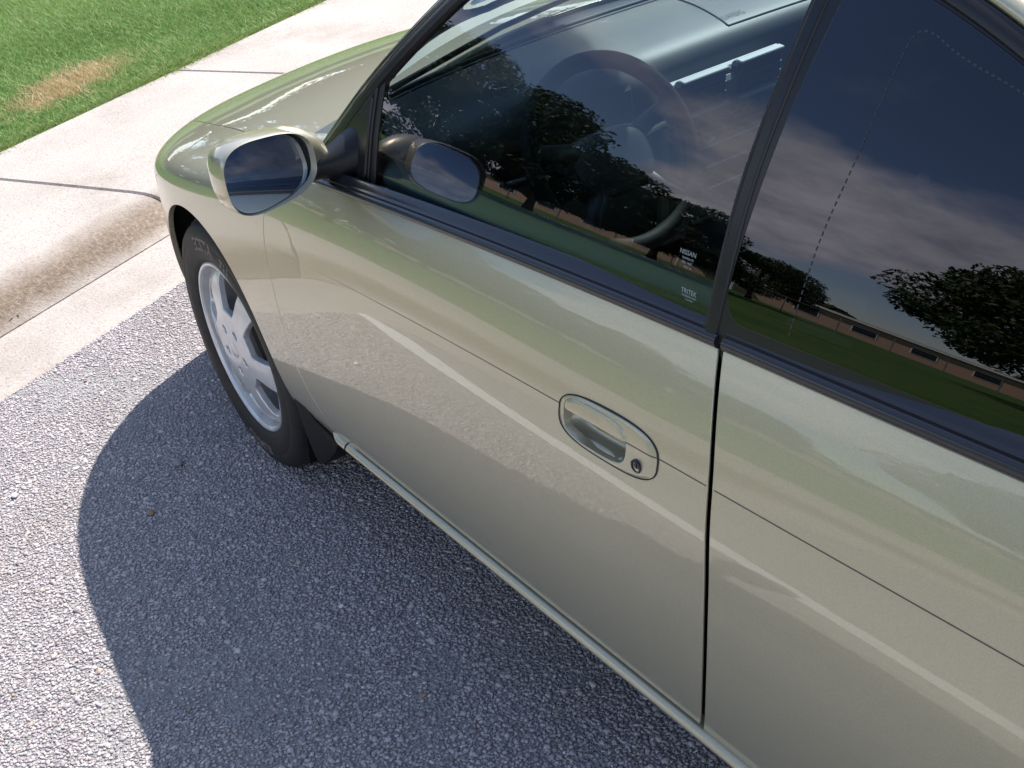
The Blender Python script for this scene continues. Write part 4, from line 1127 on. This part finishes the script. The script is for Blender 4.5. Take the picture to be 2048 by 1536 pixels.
# ------------------------------------------------------------------ lawn grass
def grass():
    q0, q1, s0, s1 = -1.2, 5.2, S_GRASS-.004, 6.6
    n = 300000
    u = rng.random(n); s = s0+(s1-s0)*u**1.35; q = rng.normal(1.9, 1.75, n)
    ne = 16000; qe = rng.uniform(q0, q1, ne); edge = rng.random(ne); ragged = .010*np.sin(qe*9)+.008*np.sin(qe*23+1)+.006*np.sin(qe*61+2)
    s = np.concatenate([s, s0-.004+ragged*.5+.06*edge**1.5]); q = np.concatenate([q, qe]); n = s.size
    base = KD[None]*q[:, None]+KN[None]*s[:, None]
    # slow variation of height and tone
    def wob(a, b, k): return np.sin(a*k+1.3*np.sin(b*k*.7))+np.sin(b*k*1.1+2.0+1.1*np.sin(a*k*.8))
    h = rng.uniform(.022, .050, n)*(1+.15*wob(q, s, 5.0))
    lean = rng.normal(0, .55, (n, 2)); az = rng.uniform(0, 2*math.pi, n)
    w = rng.uniform(.0016, .0032, n)
    side_ = np.stack([np.cos(az), np.sin(az), 0*az], 1); d = np.stack([lean[:, 0]*h, lean[:, 1]*h, h], 1)
    z0 = np.where(s < s0+.05, .078+(s-s0)*.45, .100+.0024*(s-s0)); base[:, 2] = z0-.004
    m = base+d*.5; m[:, 2] += h*.05; tip = base+d; tip[:, :2] += d[:, :2]*.35
    over = np.where(s < s0+.035, rng.uniform(0, .026, n), 0.0)[:, None]; tip -= KN[None]*over; m -= KN[None]*over*.45   # blades lolling over the slab edge
    V = np.stack([base-side_*w[:, None], base+side_*w[:, None], m+side_*(w*.8)[:, None], m-side_*(w*.8)[:, None], tip], 1).reshape(-1, 3)
    i = np.arange(n)*5
    F = np.concatenate([np.stack([i, i+1, i+2, i+3], 1), np.stack([i+3, i+2, i+4, i+4], 1)])
    # dead patch beside the path and thin dry stripes along the edge
    dq, ds = q-1.48, s-3.32
    ca, sa = math.cos(.2), math.sin(.2); e1 = (dq*ca+ds*sa)/.42; e2 = (-dq*sa+ds*ca)/.19
    rad = np.hypot(e1, e2)*(1+.16*np.sin(q*31)+.13*np.sin(s*47+q*13)+.12*np.sin(q*77+s*61))
    dead = np.clip(1.25-rad, 0, 1)
    tone = rng.normal(.40, .13, n)+.06*wob(q, s, 2.3)
    tone = np.where(rng.random(n) < .05, .80, tone)
    tone = np.where(rng.random(n) < dead*1.5, rng.uniform(.84, 1.0, n), tone)
    tone = np.where((s < s0+.10) & (rng.random(n) < .25), .78, tone)
    tri = np.stack([i+3, i+2, i+4], 1)
    me_q = np.stack([i, i+1, i+2, i+3], 1)
    # quads for the lower half, triangles for the tip
    me = bpy.data.meshes.new('grass'); nv = len(V); nq = len(me_q); ntr = len(tri)
    me.vertices.add(nv); me.vertices.foreach_set('co', V.astype(np.float32).ravel())
    me.loops.add(nq*4+ntr*3); me.loops.foreach_set('vertex_index', np.concatenate([me_q.ravel(), tri.ravel()]).astype(np.int32))
    me.polygons.add(nq+ntr); me.polygons.foreach_set('loop_start', np.concatenate([np.arange(nq)*4, nq*4+np.arange(ntr)*3]).astype(np.int32))
    at = me.attributes.new('tone', 'FLOAT', 'POINT'); at.data.foreach_set('value', np.repeat(np.clip(tone, 0, 1), 5).astype(np.float32))
    me.update(calc_edges=True); me.validate()
    o = link('grass', me, BLADE); tag(o, 'short mown green grass with a dry straw-coloured patch', 'grass', None, 'stuff')
grass()

# ------------------------------------------------------------------ litter on the ground
def leaf_litter(name, pos, size, col, label, n=3):
    V = []; F = []; r = random.Random(len(name)*37+int(pos[0]*100))
    for k in range(n):
        a = r.uniform(0, 6.28); c = np.array(pos)+np.array([r.uniform(-.4, .4)*size, r.uniform(-.4, .4)*size, .004+.004*k]); o = len(V)
        ax = np.array([math.cos(a), math.sin(a), r.uniform(-.1, .35)]); bx_ = np.array([-math.sin(a), math.cos(a), r.uniform(-.2, .2)])
        for t in range(7):
            f = t/6; wd = math.sin(math.pi*min(f*1.05, 1))**.8*.36*size+.001
            cz = .25*size*(f-.5)**2
            for sgn in (-1, 0, 1): V.append(c+ax*(f-.5)*size+bx_*wd*sgn+np.array([0, 0, cz+.06*size*abs(sgn)]))
        for t in range(6):
            for j in range(2): F.append((o+t*3+j, o+t*3+j+1, o+t*3+j+4, o+t*3+j+3))
    o = mesh_obj(name, V, F, mat(name+'_tissue', col, rough=.7), None, True); tag(o, label, 'leaf'); return o
leaf_litter('dry_leaf', (1.36, 1.075, .004), .055, (.62, .57, .44), 'pale dry leaves lying in the gutter against the kerb', 3)
def pebble(pos, s, col, label):
    V = []; F = []; n = 12; r = random.Random(int(pos[0]*1000))
    for i in range(7):
        ph = -math.pi/2+math.pi*i/6
        for k in range(n):
            th = 2*math.pi*k/n; j = 1+r.uniform(-.08, .08)
            V.append((pos[0]+s*1.35*j*math.cos(ph)*math.cos(th), pos[1]+s*.9*j*math.cos(ph)*math.sin(th), pos[2]+s*.5*j*math.sin(ph)))
    for i in range(6):
        for k in range(n): F.append((i*n+k, i*n+(k+1) % n, (i+1)*n+(k+1) % n, (i+1)*n+k))
    o = mesh_obj('pebble', V, F, mat('pebble_stone', col, rough=.6), None, True); tag(o, label, 'pebble')
pebble((.137, .991, .008), .013, (.22, .23, .23), 'smooth grey pebble lying in the shade near the tyre')
pebble((-.015, 1.115, .006), .008, (.30, .16, .09), 'tiny rust brown pebble in the car shadow')
pebble((.312, 1.339, .006), .008, (.75, .73, .70), 'tiny white pebble on the sunlit asphalt')

# ------------------------------------------------------------------ the place across the lawn (seen mirrored in glass and paint)
def make_leafmat(name, c0, c1):
    m = mat(name, c0, rough=.55, spec=.35); t, b = nt(m)
    a = N(t, 'ShaderNodeAttribute', attribute_name='tone'); L(t, ramp(t, a.outputs['Fac'], [(0, c0), (1, c1)]), b.inputs['Base Color'])
    return m
LEAF = make_leafmat('oak_leaf', (.020, .038, .011), (.055, .09, .022)); BARK = mat('oak_bark', (.09, .07, .055), rough=.9)
def tree_mesh(seed, H, R, trunk_h, nleaf, leaf=.16, clumps=52):
    r = np.random.default_rng(seed); mb = MB()
    mb.tube([(0, 0, -.1), (.02, 0, trunk_h*.5), (.05, .03, trunk_h), (.05, .05, H*.7)], [.045*H**.9, .032*H**.9, .028*H**.9, .008*H], 10)
    C = []
    for k in range(clumps):
        a = r.uniform(0, 2*math.pi); ph = r.uniform(-.35, 1.0); rad = R*math.sqrt(r.uniform(.15, 1.0))*math.cos(ph*1.1)**.6
        z = trunk_h+(H-trunk_h)*(.28+.62*ph) if ph > 0 else trunk_h+(H-trunk_h)*(.28+.5*ph)
        c = np.array([rad*math.cos(a), rad*math.sin(a), z]); C.append((c, r.uniform(.16, .30)*R))
        if k % 2 == 0: mb.tube([(.04, .03, trunk_h*.9+.1*H*r.random()), c*[.5, .5, .75]+[0, 0, trunk_h*.2], c], [.012*H, .008*H, .003*H], 6)
    per = nleaf//clumps; P = []; T = []
    for c, cr_ in C:
        d = unit(r.normal(size=(per, 3))); q = c+d*(cr_*r.uniform(.35, 1.0, (per, 1))**.6)*[1.15, 1.15, .75]; P.append(q); T.append(np.clip(r.normal(.45, .22, per), 0, 1))
    P = np.concatenate(P); T = np.concatenate(T); n = len(P)
    a = unit(r.normal(size=(n, 3))); b = unit(np.cross(a, r.normal(size=(n, 3)))); s = leaf*r.uniform(.6, 1.3, (n, 1))
    V = np.stack([P-a*s, P+b*s*.45, P+a*s, P-b*s*.45], 1).reshape(-1, 3); F = np.arange(n*4).reshape(-1, 4)
    return mb, V, F, np.repeat(T, 4)
TREE_KINDS = []
def build_tree(name, seed, H, R, th, nleaf, leaf):
    mb, V, F, T = tree_mesh(seed, H, R, th, nleaf, leaf)
    root = empty(name)
    tr = mb.build('trunk', BARK, smooth=True); tr.parent = root
    cr_ = bulk_mesh('crown', V, F, LEAF, T); cr_.parent = root
    return root
def copy_tree(o):
    c = o.copy(); COL.objects.link(c)
    for ch in o.children:
        d = ch.copy(); COL.objects.link(d); d.parent = c
    return c
def at(azdeg, dist, z=.2):
    return (CAM_POS[0]+dist*math.cos(math.radians(azdeg)), CAM_POS[1]+dist*math.sin(math.radians(azdeg)), z)
oak_a = build_tree('oak_tree', 3, 8.5, 5.2, 1.3, 40000, .13)
oak_b = build_tree('oak_tree', 11, 7.5, 4.4, 1.1, 34000, .125)
TREES = [('a', 26.5, 29, 1.0, 20, 'large spreading oak on the lawn nearest the school end'), ('b', 35, 34, .95, 100, 'rounded oak standing second along the lawn row'),
         ('b', 42.5, 40, .92, 190, 'oak standing third along the lawn row'), ('a', 48.5, 50, .68, 300, 'small oak standing fourth along the lawn row'),
         ('a', 66.5, 27, 1.02, 210, 'broad oak standing fifth along the lawn row'), ('b', 90, 30, 1.0, 300, 'dense oak at the far end of the lawn row'),
         ('a', 14, 40, .9, 160, 'oak straight ahead of the parked car across the lawn'), ('b', 3, 34, 1.1, 40, 'tall oak ahead across the lawn by the walk'),
         ('a', -14, 30, 1.15, 250, 'tall spreading oak ahead and beyond the bonnet'), ('b', -30, 26, 1.25, 80, 'tall rounded oak beyond the far wing'),
         ('a', -48, 30, 1.2, 330, 'wide oak past the passenger side of the car'), ('b', -70, 40, 1.2, 10, 'oak far off past the passenger door')]
first = {'a': True, 'b': True}
for k, az, dist, sc, rz, lab in TREES:
    src = oak_a if k == 'a' else oak_b
    o = src if first[k] else copy_tree(src); first[k] = False
    o.location = at(az, dist); o.scale = (sc, sc, sc); o.rotation_euler = (0, 0, math.radians(rz)); tag(o, lab, 'tree', 'oaks around the school lawn')
def hedge_mesh():
    n = 60000; a = np.radians(rng.uniform(-95, 130, n)); d = rng.uniform(112, 122, n); z = rng.uniform(0, 1, n)**.8*(4.2+1.5*np.sin(a*23)+1.0*np.sin(a*61+1))
    P = np.stack([CAM_POS[0]+d*np.cos(a), CAM_POS[1]+d*np.sin(a), z+.1], 1)
    x = unit(rng.normal(size=(n, 3))); y = unit(np.cross(x, rng.normal(size=(n, 3)))); s = rng.uniform(.5, 1.1, (n, 1))
    V = np.stack([P-x*s, P+y*s*.6, P+x*s, P-y*s*.6], 1).reshape(-1, 3)
    o = bulk_mesh('treeline', V, np.arange(n*4).reshape(-1, 4), LEAF, np.repeat(rng.uniform(0, .7, n), 4)); tag(o, 'distant dark belt of trees along the horizon', 'treeline', None, 'stuff')
hedge_mesh()
# low brick school
BRICK = mat('orange_brick', (.52, .21, .075), rough=.85)
def _():
    t, b = nt(BRICK); tcn = N(t, 'ShaderNodeTexCoord'); br = N(t, 'ShaderNodeTexBrick', inp={'Scale': 2.2, 'Mortar Size': .015, 'Color1': (.56, .22, .075, 1), 'Color2': (.46, .18, .07, 1), 'Mortar': (.46, .30, .20, 1)})
    L(t, tcn.outputs['Object'], br.inputs['Vector']); L(t, br.outputs['Color'], b.inputs['Base Color'])
_()
FASCIA = mat('white_fascia', (.72, .71, .66), rough=.6); ROOFM = mat('roof_felt', (.16, .15, .15), rough=.9); PANE = mat('school_glass', (.03, .035, .04), rough=.05); STEEL = mat('galvanised', (.35, .36, .37), rough=.45, metal=.7)
def school(az, dist, length, turn, label, gables):
    c = np.array(at(az, dist, .2)); root = empty('school_building', c); root.rotation_euler = (0, 0, math.radians(turn))
    def ch(o): o.parent = root; return o
    ch(MB().box((0, 0, 1.6), (length, 10, 3.2)).build('wall', BRICK)); rf = ch(MB().box((0, 0, 3.4), (length+1.2, 11.2, .4)).build('roof', ROOFM))
    f = MB().box((0, -5.62, 3.35), (length+1.2, .06, .34)).build('fascia', FASCIA); f.parent = rf
    k = 0; x = -length/2+3
    while x < length/2-3:
        w = ch(MB().box((x, -5.02, 1.75), (2.2, .10, 1.3)).build('window', FASCIA)); p = MB().box((x, -5.075, 1.75), (2.0, .03, 1.1)).build('pane', PANE); p.parent = w
        x += 5.0
    for gx_ in gables:
        g = MB(); w = 5.0
        for s in (-1, 1):
            g.tube([(gx_+s*w/2, -7.6, 2.7), (gx_, -7.6, 4.6)], .14, 4); g.tube([(gx_+s*w/2, -7.6, .0), (gx_+s*w/2, -7.6, 2.75)], .12, 6)
        g.tube([(gx_-w/2, -7.6, 2.7), (gx_+w/2, -7.6, 2.7)], .14, 4)
        pg = ch(g.build('portico', FASCIA)); rfp = MB().add([(gx_-w/2, -7.6, 2.8), (gx_, -7.6, 4.7), (gx_, -4.8, 4.7), (gx_-w/2, -4.8, 2.8), (gx_+w/2, -7.6, 2.8), (gx_+w/2, -4.8, 2.8)], [(0, 1, 2, 3), (1, 4, 5, 2)]).build('portico_roof', ROOFM); rfp.parent = pg
    tag(root, label, 'building')
school(46, 92, 110, 46-90+24, 'long low orange brick school with white gabled porches across the lawn', (-34, -4, 26))
# chain-link fence
def fence(az0, az1, dist, label):
    a, b = np.array(at(az0, dist, .2)), np.array(at(az1, dist, .2)); root = empty('chain_link_fence', a); n = 18
    def ch(o): o.parent = root; return o
    for k in range(n+1):
        p = (b-a)*k/n; ch(MB().tube([p, p+[0, 0, 1.9]], .035, 6).build('post', STEEL))
    ch(MB().tube([[0, 0, 1.85], (b-a)+[0, 0, 1.85]], .025, 6).build('top_rail', STEEL))
    for z in (.1, .5, .95, 1.4): ch(MB().tube([[0, 0, z], (b-a)+[0, 0, z]], .006, 4).build('wire', STEEL))
    tag(root, label, 'fence')
fence(20, 74, 50, 'galvanised chain-link fence in front of the school')
